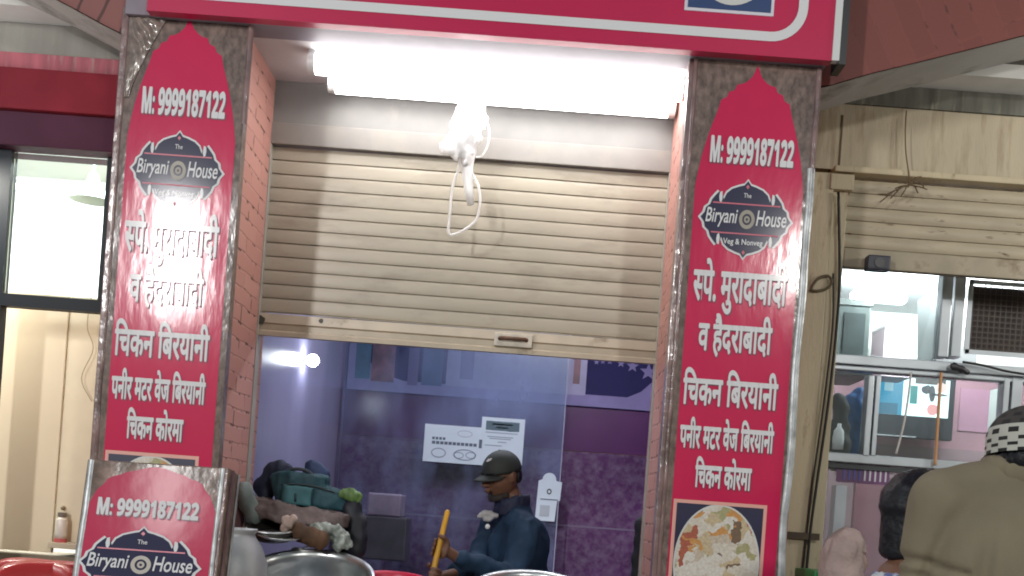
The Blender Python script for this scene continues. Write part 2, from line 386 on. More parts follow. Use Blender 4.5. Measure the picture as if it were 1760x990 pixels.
# ------------------------------------------------------------------ pillar signs
c_, s_ = math.cos(TH), math.sin(TH); TIP = (1303, 113)
def Lp(px, py, tip=TIP, th=TH, sc=YS/F):
    dx, dy = px-tip[0], py-tip[1]; c, s = math.cos(th), math.sin(th)
    return (dx*c+dy*s)*sc, -(-dx*s+dy*c)*sc
ARCH_P = [(0, 0), (10, 4), (20, 8), (29, 17), (33, 24), (35, 33), (45, 37), (48, 46), (58, 50), (63, 59), (80, 63), (105, 71), (130, 78), (160, 85), (190, 90), (212, 93)]
ARCH_A = [(0, 0), (2, 15), (6, 28), (9, 38), (12, 52), (17, 60), (20, 73), (26, 83), (34, 87), (45, 98), (60, 105), (75, 111), (100, 115), (140, 117)]
BADGE = [(0, -70), (6, -62), (16, -59), (28, -54), (37, -46), (42, -34), (45, -43), (51, -48), (57, -41), (63, -33), (66, -24), (73, -18), (75, -9), (82, 0)]
damask = mat('brown_damask_film', (.165, .118, .104), .5, var=.4, vscale=42, coat=.5, bump=.16, bscale=7, stretch=(1.4, 1, .8), spec=.2)
sign_red = mat('sign_red', (.56, .011, .08), .5, var=.05, vscale=2, coat=.5, bump=.09, bscale=5, stretch=(1.6, 1, .5), spec=.15)
navy = mat('badge_navy', (.022, .022, .062), .5, coat=.35, spec=.2)
pink_line = mat('badge_pink_line', (.55, .10, .16), .4)
ring_gold = mat('emblem_ring', (.30, .27, .22), .4)
chrome_film = mat('silver_film_edge', (.42, .44, .45), .35, .2, var=.35, vscale=14, bump=.3, bscale=9)
brown_edge = mat('brown_film_edge', (.20, .125, .12), .3, var=.35, vscale=10, bump=.4, bscale=10, coat=.5)
navy_pic = mat('picture_navy', (.012, .012, .055), .35, var=.3)
pic_frame = mat('picture_frame_pink', (.72, .36, .30), .4)

def badge(root, map3, cx, cy, sx, sy, k, white_ink=white_ink, navy=navy):
    """the cusped name plate; map3(u, v, layer)"""
    half = BADGE+[(x, -y) for x, y in reversed(BADGE[:-1])]
    full = half+[(-x, y) for x, y in reversed(half[1:-1])]
    def pl(f, layer, fx=1.0): return MB().plate([map3(cx+x*f*sx*k*fx, cy-y*f*sy*k, layer) for x, y in full])
    b = obj('name_badge', pl(1.0, 3), white_ink, root)
    obj('badge_field', pl(.945, 4), navy, b)
    # white scroll lines beside the middle band
    for sg in (-1, 1):
        for up in (-1, 1):
            pts = [(sg*47, up*29), (sg*44, up*26), (sg*42, up*33), (sg*43, up*46), (sg*47, up*44), (sg*48, up*36)]
            obj('scroll_line', MB().plate([map3(cx+x*sx*k, cy-y*sy*k, 5) for x, y in pts]), white_ink, b)
    for yy in (-26, 25):
        obj('band_line', MB().plate([map3(cx+x*sx*k, cy-(yy+d)*sy*k, 5) for x, d in ((-58, -1.2), (58, -1.2), (58, 1.2), (-58, 1.2))]), pink_line, b)
    obj('lettering', fit(text_mb('Biryani', .012, .2), cx-69*sx*k, cx-14*sx*k, cy-16*sy*k, cy+17*sy*k, lambda u, v: map3(u, v, 6)), white_ink, b)
    obj('lettering', fit(text_mb('House', .012, .2), cx+18*sx*k, cx+70*sx*k, cy-10*sy*k, cy+17*sy*k, lambda u, v: map3(u, v, 6)), white_ink, b)
    obj('lettering', fit(text_mb('The', .01), cx-6*sx*k, cx+7*sx*k, cy+37*sy*k, cy+45*sy*k, lambda u, v: map3(u, v, 6)), white_ink, b)
    obj('lettering', fit(text_mb('Veg & Nonveg', .018), cx-36*sx*k, cx+32*sx*k, cy-47*sy*k, cy-34*sy*k, lambda u, v: map3(u, v, 6)), white_ink, b)
    def el(r0, r1, layer, n=28):
        o = [map3(cx+(2+r0*math.cos(2*math.pi*i/n))*sx*k, cy+r0*1.22*math.sin(2*math.pi*i/n)*sy*k, layer) for i in range(n)]
        q = [map3(cx+(2+r1*math.cos(2*math.pi*i/n))*sx*k, cy+r1*1.22*math.sin(2*math.pi*i/n)*sy*k, layer) for i in range(n)]
        return MB().add(o+q, [(i, (i+1) % n, (i+1) % n+n, i+n) for i in range(n)])
    obj('emblem', el(13.5, 8, 6), ring_gold, b)
    obj('emblem', el(5, 2, 6), ring_gold, b)
    for yy in (-56, 57):
        obj('ornament', MB().plate([map3(cx+x*sx*k, cy-(yy+y)*sy*k, 5) for x, y in ((0, -4), (3, 0), (0, 4), (-3, 0))]), pink_line, b)
    return b

K = YS/F
tipw = W(*TIP, YS)
def pm(u, v, layer): return Vector((tipw.x+u, YS-.0012*layer, tipw.z+v))
ps = thing('pillar_sign', 'tall red menu sign with clear food picture on the right pier', 'sign', (tipw.x, YP, .12), 'matching menu signs on the piers')
ztop = tipw.z+.028; zbot = .30
SX0, SX1 = tipw.x-105*K, tipw.x+104*K
obj('backing_panel', MB().box(SX0, SX1, YS, YP-.002, zbot, ztop), damask, ps)
half = [(w*K, -d*K) for d, w in ARCH_P]
outl = [pm(u, v, 1) for u, v in half]+[pm(half[-1][0], zbot-tipw.z+.01, 1), pm(-half[-1][0], zbot-tipw.z+.01, 1)]+[pm(-u, v, 1) for u, v in reversed(half[1:])]
# the red field as strips so that its outline keeps every cusp
fld = MB()
for i in range(len(half)-1):
    (u0, v0), (u1, v1) = half[i], half[i+1]
    if v0-v1 > 1e-5: fld.add([pm(-u0, v0, 1), pm(-u1, v1, 1), pm(u1, v1, 1), pm(u0, v0, 1)], [(0, 1, 2, 3)] if u0 > 0 else [(1, 2, 3)])
fld.add([pm(-half[-1][0], half[-1][1], 1), pm(-half[-1][0], zbot-tipw.z, 1), pm(half[-1][0], zbot-tipw.z, 1), pm(half[-1][0], half[-1][1], 1)], [(0, 1, 2, 3)])
obj('red_field', fld, sign_red, ps)
# crumpled film along both edges
def film(x, w, z0, z1, y, amp, seed, n=60):
    vs = []; fs = []
    for i in range(n+1):
        z = z0+(z1-z0)*i/n
        a = noise.noise(Vector((seed, z*3.1, 0)))*amp; b = noise.noise(Vector((seed+9, z*5.3, 2)))*amp
        vs += [(x+a*.6, y, z), (x+w*.5+b*.5, y-.012-abs(b)*.6, z), (x+w+a*.8, y, z)]
    for i in range(n):
        for k in (0, 1): fs.append((i*3+k, i*3+k+1, i*3+k+4, i*3+k+3))
    return MB().add(vs, fs)
obj('film_edge', film(SX1-.008, .022, ztop-.44, ztop, YS-.001, .008, 17), brown_edge, ps, True)
obj('film_edge', film(SX0-.012, .016, zbot, ztop, YS-.001, .01, 5), brown_edge, ps, True)
obj('side_strip', MB().box(SX0-.030, SX0-.002, YS+.006, YP+.02, zbot, ztop), brown_edge, ps, bevel=.004)
def line(body, left, right, top, bot, bold=.028, tip=TIP, mapf=pm, root=ps, th=TH, sc=K, ink_m=None):
    mb = body if isinstance(body, MB) else text_mb(body, bold)
    u0 = Lp(*left, tip, th, sc)[0]; u1 = Lp(*right, tip, th, sc)[0]; v1 = Lp(*top, tip, th, sc)[1]; v0 = Lp(*bot, tip, th, sc)[1]
    o = obj('lettering', fit(mb, u0, u1, v0, v1, lambda u, v: mapf(u, v, 4)), ink_m or white_ink, root)
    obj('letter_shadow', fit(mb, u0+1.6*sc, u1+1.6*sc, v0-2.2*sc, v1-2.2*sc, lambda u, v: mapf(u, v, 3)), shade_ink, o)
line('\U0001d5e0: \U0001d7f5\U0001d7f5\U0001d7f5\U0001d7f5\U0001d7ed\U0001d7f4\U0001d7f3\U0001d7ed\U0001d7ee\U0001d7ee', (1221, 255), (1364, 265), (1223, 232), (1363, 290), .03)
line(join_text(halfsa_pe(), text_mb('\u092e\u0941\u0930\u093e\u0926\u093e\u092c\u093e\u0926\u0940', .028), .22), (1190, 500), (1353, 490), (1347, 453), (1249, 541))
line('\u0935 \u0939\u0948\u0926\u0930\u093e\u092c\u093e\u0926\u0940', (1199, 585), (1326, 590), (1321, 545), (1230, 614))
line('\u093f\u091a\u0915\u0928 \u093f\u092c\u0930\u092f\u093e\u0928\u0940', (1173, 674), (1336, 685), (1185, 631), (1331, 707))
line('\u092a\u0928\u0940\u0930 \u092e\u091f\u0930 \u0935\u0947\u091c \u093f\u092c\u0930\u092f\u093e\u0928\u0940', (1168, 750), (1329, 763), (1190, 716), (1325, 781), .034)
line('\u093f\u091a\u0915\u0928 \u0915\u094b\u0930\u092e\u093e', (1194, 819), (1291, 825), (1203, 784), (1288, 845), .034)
bu, bv = Lp(1281, 378)
badge(ps, pm, bu, bv, 1, 1, K)
# food picture
u0, v1 = Lp(1158, 857); u1 = u0+161*K; v0 = v1-.47
pc = obj('food_picture', MB().plate([pm(u0, v0, 3), pm(u1, v0, 3), pm(u1, v1, 3), pm(u0, v1, 3)]), pic_frame, ps)
e = 6*K
obj('picture_ground', MB().plate([pm(u0+e, v0+e, 4), pm(u1-e, v0+e, 4), pm(u1-e, v1-e, 4), pm(u0+e, v1-e, 4)]), navy_pic, pc)
um = (u0+u1)/2; vm = v1-e-.232
def earc(rx, rz, layer, flat, k=60):
    return MB().plate([pm(um+rx*math.cos(2*math.pi*i/k), min(vm+rz*math.sin(2*math.pi*i/k), v1-e-flat), layer) for i in range(k)])
obj('dish', earc(74*K, .236, 5, 0), plate_w, pc)
obj('rice', earc(71*K, .229, 6, .004), food, pc)
# the same sign on the left pier
tl = W(TIP[0]-976, TIP[1]-84, YS)
dup_n = 0
def copy_tree(o, parent=None):
    c = o.copy(); COL.objects.link(c)
    if parent: c.parent = parent
    WLOC[c.name] = WLOC[o.name].copy()
    for ch in list(o.children): copy_tree(ch, c)
    return c
ps2 = copy_tree(ps); ps2.location = Vector((ps.location.x+tl.x-tipw.x, YP, ps.location.z+tl.z-tipw.z))
fm = MB(); NX_, NZ_ = 26, 40
for i in range(NX_+1):
    for j in range(NZ_+1):
        u = i/NX_; v = j/NZ_; wdt = .02+.15*(1-v)**1.3
        an = math.atan2(v*.36+.02, u*wdt+.01); am_ = .010*min(1, 4*v*(1-v)+.3)*min(1, 5*u*(1-u)+.1)
        fm.v.append(Vector((SX0+.004+u*wdt, YS-.0035-am_*(.5+.5*math.sin(an*23+3*noise.noise(Vector((u*3, v*3, 1)))))-.002*abs(noise.noise(Vector((u*9, v*9, 0)))), ztop-.004-v*.36)))
fm.f = [(i*(NZ_+1)+j, i*(NZ_+1)+j+1, (i+1)*(NZ_+1)+j+1, (i+1)*(NZ_+1)+j) for i in range(NX_) for j in range(NZ_)]
cf = obj('crumpled_film', fm, mat('crumpled_film', (.22, .17, .15), .28, var=.35, vscale=30, coat=.8), ps, True)
cf.parent = ps2
obj('film_edge', film(SX1-.016, .03, zbot, ztop-.42, YS-.002, .012, 3), chrome_film, ps, True)
ps2['label'] = 'tall red menu sign with lamp glare across its lettering on the left pier'

# ------------------------------------------------------------------ crown of the stall: shutter, tubes, cable bundle
XA, XB = piers[0][1]-.05, piers[1][0]+.05
zs_top = W(460, 250, YB).z; zs_bot = W(440, 536, YB).z; zs_low = W(440, 576, YB).z
sh = thing('rolling_shutter', 'beige ribbed rolling shutter half lowered between the two red pillar signs', 'shutter', ((XA+XB)/2, YB, zs_low))
sh_paint = mat('shutter_paint', (.375, .335, .265), .34, var=.07, vscale=4, dirt=(.20, .17, .13), dscale=3.5, dlo=.52, dhi=.80, stretch=(.6, 1, 2))
def slats(z0, z1, pitch, Y, x0, x1, depth=.0011):
    nn = max(1, round((z1-z0)/pitch)); pt = (z1-z0)/nn; prof = []
    for i in range(nn):
        b = z0+i*pt
        prof += [(Y+.010, b), (Y+.010, b+.0045), (Y+.001, b+.006)]
        for k in range(1, 6):
            t = k/6; prof.append((Y-depth*.75*math.sin(math.pi*t), b+.006+(pt-.006)*t))
        prof.append((Y+.001, b+pt-.0005))
    vs = []
    NX = 12
    for y, z in prof:
        for j in range(NX+1):
            x = x0+(x1-x0)*j/NX
            vs.append((x, y+.005*noise.noise(Vector((x*1.7, z*1.5, 4))), z+.0035*noise.noise(Vector((x*1.3, z*2, 8)))))
    k = NX+1
    return MB().add(vs, [(i*k+j, i*k+j+1, (i+1)*k+j+1, (i+1)*k+j) for i in range(len(prof)-1) for j in range(NX)])
obj('curtain', slats(zs_bot, zs_top, .0606, YB, XA, XB), sh_paint, sh, 'auto')
hood = obj('hood', MB().box(XA, XB, YB-.03, YB+.25, zs_top+.002, W(460, 212, YB).z), mat('shutter_hood', (.20, .185, .17), .5, var=.06, dirt=(.22, .2, .17), dscale=4), sh, bevel=.004)
obj('header_board', MB().box(XA, XB, YB-.018, YB+.2, W(460, 211, YB).z, zc), mat('header_board', (.175, .168, .16), .6, var=.07, dirt=(.25, .23, .2), dscale=4, dlo=.6, dhi=.75), sh)
bb = MB(); 
prof = [(YB+.012, zs_low), (YB-.018, zs_low), (YB-.020, zs_low+.02), (YB-.008, zs_low+.026), (YB-.008, zs_low+.052), (YB-.02, zs_low+.058), (YB-.018, zs_bot-.006), (YB+.012, zs_bot-.002)]
bb.prism([(XA, y, z) for y, z in prof], (XB-XA, 0, 0))
bar = obj('bottom_bar', bb, mat('shutter_bar', (.50, .43, .33), .38, var=.1, dirt=(.20, .14, .09), dscale=5, dlo=.6, dhi=.72), sh, 'auto')
hp = W(882, 586, YB)
obj('handle_plate', MB().box(hp.x-.085, hp.x+.085, YB-.024, YB-.01, hp.z-.03, hp.z+.03), mat('worn_plate', (.55, .50, .42), .4, var=.2, vscale=20), bar, bevel=.003)
obj('handle', MB().tube([(hp.x-.06, YB-.024, hp.z+.004), (hp.x-.055, YB-.04, hp.z+.004), (hp.x+.055, YB-.04, hp.z+.004), (hp.x+.06, YB-.024, hp.z+.004)], .009, 8), mat('rusty_iron', (.12, .06, .035), .7, var=.4, vscale=30), bar, True)
for px, py, r in ((449, 551, .022), (553, 553, .011), (441, 560, .013)):
    q = W(px, py, YB); vs = [(q.x+r*(1+.4*noise.noise(Vector((i*1.3, px, 0))))*math.cos(i*.45), YB-.0215, q.z+.9*r*(1+.5*noise.noise(Vector((i*1.7, px, 5))))*math.sin(i*.45)) for i in range(14)]
    obj('grease_spot', MB().plate(vs), mat('grease', (.05, .045, .03), .5), bar)
# guide rails of the shutter
for x in (XA+.005, XB-.055):
    obj('guide_rail', MB().box(x, x+.05, YB-.035, YB+.03, .12, zs_top), mat('rail_paint', (.36, .33, .29), .5, var=.1), sh)

tube_em = emit_mat('tube_glow', (1, .98, .97), 14)
batten_m = mat('white_batten', (.7, .7, .7), .4)
def tube_light(a, b, label, dz):
    A, B = Vector(a), Vector(b); d = (B-A).normalized()
    t = thing('tube_light', label, 'tube light', ((A.x+B.x)/2, A.y, min(A.z, B.z)), 'tube lights under the fascia')
    obj('glass_tube', MB().tube([A+d*.03, B-d*.03], .044, 18), tube_em, t, True)  # thicker than a real tube so its glowing body spans the bloom
    for q, s in ((A, 1), (B, -1)):
        obj('end_cap', MB().tube([q, q+d*s*.03], .044, 14), batten_m, t, 'auto')
    up = Vector((0, dz[0], dz[1]))
    obj('batten', MB().prism([A+up+Vector((0, -.022, -.018)), A+up+Vector((0, .022, -.018)), A+up+Vector((0, .022, .018)), A+up+Vector((0, -.022, .018))], B-A), batten_m, t)
    return t
a, b = W(532, 92, 4.68), W(1186, 130, 4.68)
za = min(a.z, zc-.06); tube_light((a.x, 4.68, zc-.05), (b.x, 4.68, zc-.05), 'glowing white tube light fixed to the ceiling close behind the fascia', (0, .045))
a, b = W(566, 142, 4.9), W(1160, 186, 4.9)
tube_light((a.x, 4.9, a.z), (b.x, 4.9, a.z), 'glowing white tube light hung in front of the shutter header board', (.06, .0))

white_pl = mat('white_polythene', (.85, .85, .85), .35, coat=.3)
plp = white_pl.node_tree.nodes['Principled BSDF']; plp.inputs['Subsurface Weight'].default_value = .8; plp.inputs['Subsurface Radius'].default_value = (1, 1, 1); plp.inputs['Subsurface Scale'].default_value = .12
cbp = W(805, 175, 4.86)
cbn = thing('cable_bundle', 'tangled white plastic bag and cable loop dangling from the tube lights', 'cable', cbp)
bag = MB()
for x, y, r in ((815, 142, .05), (813, 165, .058), (810, 188, .064), (804, 208, .066), (797, 226, .066), (788, 242, .060), (776, 252, .048), (766, 254, .030), (798, 256, .045), (820, 205, .045)):
    bag.ball(W(x, y, 4.82), (r*.92, r*.6, r*1.1), 14, 8)
for k, (sx_, ex_, ey_) in enumerate(((800, 770, 262), (806, 782, 276), (812, 812, 268), (822, 826, 240), (818, 800, 285), (830, 834, 218))):
    bag.tube(smooth_path(PW([(sx_, 150), (sx_+6*math.sin(k*2), 185), ((sx_+ex_)/2+9*math.cos(k*3), 222), (ex_, ey_)], 4.79+.012*(k % 3))), [.020]*10+[.012]*9, 8)
obj('plastic_bag', remeshed(bag, .008, 1, .016, 26, 4), white_pl, cbn, True)
obj('cable_tail', MB().tube(PW([(805, 235), (806, 262), (803, 285), (804, 305), (806, 330), (809, 352)], 4.84), [.034, .03, .026, .024, .02, .015], 10), white_pl, cbn, True)
obj('cable_loop', MB().tube(smooth_path(PW([(792, 262), (788, 290), (777, 325), (774, 360), (771, 400), (783, 402), (800, 394), (818, 378), (825, 350), (822, 320), (812, 300)], 4.83)), .0062, 8), white_pl, cbn, True)
obj('cable_loop', MB().tube(smooth_path(PW([(822, 185), (834, 205), (841, 225), (838, 250), (828, 268), (818, 270)], 4.83)), .0045, 8), white_pl, cbn, True)
obj('cord', MB().tube(smooth_path(PW([(824, 85), (822, 110), (815, 150)], 4.86)), .006, 8), white_pl, cbn, True)

# ------------------------------------------------------------------ stall room behind the shutter
YR = 7.7
rx0 = W(428, 640, YB+.05).x; rx1 = 1.22
room = thing('stall_room', 'purple walled room behind the half lowered shutter', 'room', (0, 6.4, .12))
violet = mat('violet_laminate', (.33, .32, .50), .28, var=.12, vscale=1.6, coat=.4, dirt=(.25, .24, .40), dscale=2, dlo=.45, dhi=.8, stretch=(1, 1, .35))
purple = mat('purple_tiles', (.105, .028, .125), .35, var=.25, vscale=2.5, coat=.2, dirt=(.25, .18, .28), dscale=17, dlo=.40, dhi=.78)
obj('side_wall', MB().box(rx0-.1, rx0, YB+.11, YR+.1, .12, 3.0), violet, room)
obj('side_wall', MB().box(rx1, rx1+.1, YB+.11, YR+.1, .12, 3.0), mat('purple_wall', (.09, .03, .13), .5, var=.2), room)
# back wall: plain upper tiles and dusty lower tiles
zt = W(800, 762, YR).z
obj('back_wall', MB().box(rx0, rx1, YR, YR+.1, zt+.004, 3.0), mat('plum_tiles', (.105, .02, .12), .4, var=.22, vscale=2.2), room)
obj('tile_dado', MB().box(rx0, rx1, YR-.006, YR+.1, .12, zt), purple, room)
zj = W(800, 892, YR).z
obj('tile_joint', MB().box(rx0, rx1, YR-.009, YR, zj, zj+.012), mat('tile_joint', (.2, .15, .24), .6), room)
obj('room_ceiling', MB().box(rx0-.1, rx1+.1, YB+.28, YR+.1, 3.0, 3.06), mat('room_ceiling', (.45, .42, .5), .7), room)
struct('floor', MB().box(rx0-.1, rx1+.1, 4.46, YR+.1, .12, .14), mat('stall_floor', (.16, .14, .14), .5, var=.2))
# banner along the top of the back wall
zb = W(860, 689, YR).z; zb1 = zb+.86
ban = thing('wall_banner', 'dark blue banner with lilac stars and stripe across the back wall top', 'banner', (0, YR, zb))
bn = mat('banner_navy', (.014, .010, .10), .7, var=.1); lil = mat('banner_lilac', (.30, .25, .50), .6, var=.08)
x975 = W(975, 640, YR).x
obj('backing', MB().box(rx0+.01, rx1-.01, YR-.016, YR-.008, zb, zb1), bn, ban)
YBN = YR-.018
xe = W(1128, 690, YR).x
def bz(px, py): q = W(px, py, YR); return (q.x, YBN, q.z)
zst = zb+.085
kx = bz(1078, 681)[0]
obj('stripe', MB().plate([(rx0+.012, YBN, zb+.004), (rx1-.012, YBN, zb+.004), (rx1-.012, YBN, zst+.30), (xe, YBN, zst+.155), (kx+.09, YBN, zst+.045), (kx, YBN, zst), (rx0+.40, YBN, zst), (rx0+.2, YBN, zst+.05), (rx0+.1, YBN, zst+.22), (rx0+.012, YBN, zst+.5)]), lil, ban)
def star(px, py, r):
    q = W(px, py, YR); return MB().plate([(q.x+(r if i % 2 == 0 else r*.42)*math.sin(math.pi*i/5), YBN, q.z+(r if i % 2 == 0 else r*.42)*math.cos(math.pi*i/5)) for i in range(10)])
for px, py, r in ((1114, 640, .062), (1087, 630, .045), (1067, 625, .03), (1048, 622, .022), (1036, 622, .02), (1025, 623, .02), (1098, 606, .05), (1060, 604, .03)):
    obj('star', star(px, py, r), lil, ban)
def bpatch(x0, y0, x1, y1, m, d=.002):
    a = W(x0, y1, YR); b = W(x1, y0, YR); return obj('picture', MB().box(a.x, b.x, YBN-d, YBN+.001, a.z, b.z), m, ban)
bpatch(766, 590, 1012, 663, mat('banner_pale', (.40, .36, .58), .4, var=.1))
bpatch(984, 600, 1000, 660, mat('banner_red', (.22, .07, .10), .4, var=.3), .004)
bpatch(790, 585, 818, 652, mat('banner_mauve', (.16, .12, .30), .4), .004)
bpatch(610, 590, 640, 650, mat('banner_teal', (.06, .16, .26), .4, var=.3), .003)
bpatch(638, 590, 682, 655, mat('banner_rose', (.24, .10, .14), .4, var=.4, vscale=14), .004)
bpatch(700, 600, 722, 662, mat('banner_mauve', (.16, .12, .30), .4), .003)
bpatch(724, 598, 764, 662, mat('banner_blue', (.05, .10, .24), .4), .003)

# glass sheet that closes off the left part
YG = 7.5
gx1 = W(975, 640, YG).x; gz0 = .9; gz1 = 2.75
gs = thing('glass_screen', 'tall hazy glass screen with bright edge in front of the purple wall', 'glass screen', ((rx0+gx1)/2, YG, gz0))
obj('pane', MB().box(rx0+.02, gx1, YG, YG+.008, gz0, gz1), glass_mat('hazy_glass', haze=.025, smear_and_sheen=.20, rough=.2, dust_haze=(.36, .42, .70), sheen_patch=(W(880, 640, YG).x-(rx0+gx1)/2, 0, W(880, 640, YG).z-gz0, .75)), gs)  # diffuse haze and bright spot stand in for reflected light on this pane
obj('edge_trim', MB().box(gx1+.001, gx1+.007, YG-.004, YG+.012, gz0, gz1), mat('glass_edge', (.42, .42, .55), .25), gs)
obj('foot_rail', MB().box(rx0+.02, gx1, YG-.02, YG+.03, gz0-.78, gz0-.002), alu, gs)

paper_m = mat('white_paper', (.66, .74, .80), .6, var=.03)
ink = mat('grey_ink', (.10, .13, .17), .6)
YN = YG-.004
def sheet(x0, y0, x1, y1, label, name='paper_notice'):
    a = W(x0, y0, YN); b = W(x1, y1, YN)
    return a.x, b.x, b.z, a.z
x0, x1, z0, z1 = sheet(731, 728, 831, 800, '')
nz_ = thing('paper_notice', 'wide white printed notice with drawn plates on the glass screen', 'notice', (x0, YN, z0), 'notices on the glass')
obj('sheet', MB().box(x0, x1, YN-.0015, YN, z0, z1), paper_m, nz_)
def rel(ax, az, bx, bz, m=ink, par=nz_, nm='print'):
    return obj(nm, MB().box(x0+(x1-x0)*ax, x0+(x1-x0)*bx, YN-.003, YN-.001, z0+(z1-z0)*az, z0+(z1-z0)*bz), m, par)
for i in range(4): rel(.13+i*.058, .60, .13+i*.058+.042, .67)
for i in range(11): rel(.13+i*.068, .48, .13+i*.068+.055, .56)
rel(.90, .45, .95, .68)
def loop(cx, cz, rx, rz, w, par, k=26, lw=None):
    X = x0+(x1-x0)*cx; Z = z0+(z1-z0)*cz
    o = [(X+rx*math.cos(2*math.pi*i/k), YN-.003, Z+rz*math.sin(2*math.pi*i/k)) for i in range(k)]
    q = [(X+(rx-w)*math.cos(2*math.pi*i/k), YN-.003, Z+(rz-w)*math.sin(2*math.pi*i/k)) for i in range(k)]
    return obj('plate_drawing', MB().add(o+q, [(i, (i+1) % k, (i+1) % k+k, i+k) for i in range(k)]), mat('pale_ink', (.25, .30, .36), .6), par)
loop(.25, .25, .05, .033, .007, nz_); loop(.68, .24, .075, .038, .007, nz_); loop(.58, .22, .035, .022, .005, nz_); loop(.78, .24, .035, .022, .005, nz_); loop(.66, .80, .05, .022, .003, nz_)
x0, x1, z0, z1 = sheet(829, 716, 897, 800, '')
nz2 = thing('paper_notice', 'upright white notice with dark heading block right of the wide notice', 'notice', (x0, YN, z0), 'notices on the glass')
obj('sheet', MB().box(x0, x1, YN-.0016, YN-.0002, z0, z1), paper_m, nz2)
rel(.10, .72, .88, .92, mat('heading_block', (.10, .15, .18), .6), nz2); rel(.35, .77, .62, .80, paper_m, nz2); rel(.25, .84, .72, .87, mat('pale_ink', (.25, .30, .36), .6), nz2)
for zz, a, b in ((.66, .1, .85), (.57, .15, .75), (.53, .2, .7), (.46, .4, .6), (.38, .1, .5)): rel(a, zz, b, zz+.018, mat('pale_ink', (.25, .30, .36), .6), nz2)
q0, q1 = W(926, 815, YN), W(958, 897, YN)
x0, x1, z0, z1 = q0.x, q1.x, q1.z, q0.z
tg = thing('payment_tag', 'white round topped tag with black ring mark beside the man', 'tag', (x0, YN, z0))
mid = (x0+x1)/2; w_ = (x1-x0)/2
pts = [(x0-.004, YN, z0), (x1-.02, YN, z0), (x1-.012, YN, z0+(z1-z0)*.45), (x1+.006, YN, z0+(z1-z0)*.45), (x1+.012, YN, z0+(z1-z0)*.86), (mid+w_*.62, YN, z0+(z1-z0)*.88)]
pts += [(mid+w_*.62*math.cos(R(a)), YN, z0+(z1-z0)*.90+w_*.62*math.sin(R(a))) for a in range(0, 181, 20)]+[(x0+.002, YN, z0+(z1-z0)*.86)]
obj('card', MB().prism(pts, (0, -.003, 0)), paper_m, tg)
X = mid+.004; Z = z0+(z1-z0)*.64; k = 24
obj('ring_mark', MB().add([(X+.016*math.cos(2*math.pi*i/k), YN-.005, Z+.019*math.sin(2*math.pi*i/k)) for i in range(k)]+[(X+.009*math.cos(2*math.pi*i/k), YN-.005, Z+.011*math.sin(2*math.pi*i/k)) for i in range(k)], [(i, (i+1) % k, (i+1) % k+k, i+k) for i in range(k)]), mat('black_ink', (.02, .03, .03), .5), tg)
YN -= .003
rel(.15, .46, .95, .48, ink, tg)
rel(.16, .10, .60, .34, mat('pale_block', (.45, .49, .53), .6), tg)
YN += .003

# lit bulb on the side wall
bp = W(530, 619, 6.25); bp = Vector((rx0+.055, 6.25, bp.z))
lb = thing('light_bulb', 'small glowing white bulb on the violet side wall', 'bulb', bp)
obj('globe', MB().ball(bp, .034, 18, 12), emit_mat('bulb_glow', (.9, .96, 1), 60), lb, True)
obj('holder', MB().tube([bp+Vector((-.055, 0, 0)), bp+Vector((-.028, 0, 0))], .018, 12), batten_m, lb, 'auto')

# ------------------------------------------------------------------ shop on the left
ls = thing('left_shop', 'cream walled shop with dark red signboard left of the pillar sign', 'shop', (-3.0, YB, .12))
XL = -4.6; XLr = piers[0][0]+.05
def zz(px, py, Y=YB): return W(px, py, Y).z
streak = mat('streaked_pink', (.38, .09, .12), .6, var=.22, vscale=10, stretch=(2.5, 1, .35), dirt=(.40, .34, .30), dscale=9, dlo=.54, dhi=.74)
greyb = mat('grey_beam', (.25, .245, .22), .8, var=.15, vscale=4, dirt=(.33, .30, .25), dscale=10, dlo=.56, dhi=.7, stretch=(2.5, 1, .4))
z_a, z_b, z_c, z_d, z_e = zz(100, 58), zz(100, 96), zz(100, 138), zz(100, 208), zz(100, 266)
obj('wall_beam', MB().box(XL, XLr, YB, YB+.2, z_b, 3.468), greyb, ls)
obj('painted_band', MB().box(XL, XLr, YB-.01, YB+.2, z_c, z_b-.002), streak, ls)
hb = MB().box(XL, XLr, YB-.13, YB+.2, z_d, z_c-.002)
obj('signboard', hb, mat('dark_red_board', (.19, .018, .03), .75, spec=.15, var=.25, vscale=3, dirt=(.4, .25, .22), dscale=22, dlo=.72, dhi=.76), ls, bevel=.006)
obj('header', MB().box(XL, XLr, YB-.10, YB+.12, z_e, z_d-.002), mat('purple_header', (.06, .016, .035), .7, spec=.2, var=.25, vscale=3), ls, bevel=.004)
fr = mat('dark_frame', (.012, .016, .022), .55, spec=.2)
xj0, xj1 = W(-30, 400, YB).x, W(16, 400, YB).x
z_t0, z_t1 = zz(90, 533), zz(90, 512)
wf = obj('window_frame', MB().box(xj0, xj1, YB-.03, YB+.03, .3, z_e-.002), fr, ls)
obj('transom', MB().box(xj1+.001, XLr, YB-.035, YB+.03, z_t0, z_t1), fr, ls)
xw = W(180, 400, YB).x
obj('jamb', MB().box(xw, xw+.03, YB-.03, YB+.03, z_t1+.001, z_e-.003), fr, ls)
obj('window_pane', MB().box(xj1+.001, xw-.001, YB-.004, YB+.004, z_t1+.002, z_e-.004), glass_mat('clear_glass', haze=.05, rough=.03, dust_haze=(.7, .75, .72)), ls)
lw = mat('cream_wall', (.66, .58, .42), .55, var=.05, vscale=2)
lwh = mat('white_wall', (.72, .74, .70), .55, var=.04, vscale=2)
obj('back_wall', MB().box(XL-.6, XLr+.3, 6.6, 6.7, .12, 3.2), lwh, ls)
obj('shop_ceiling', MB().box(XL-.6, XLr+.3, YB+.2, 6.7, 3.2, 3.26), lwh, ls)
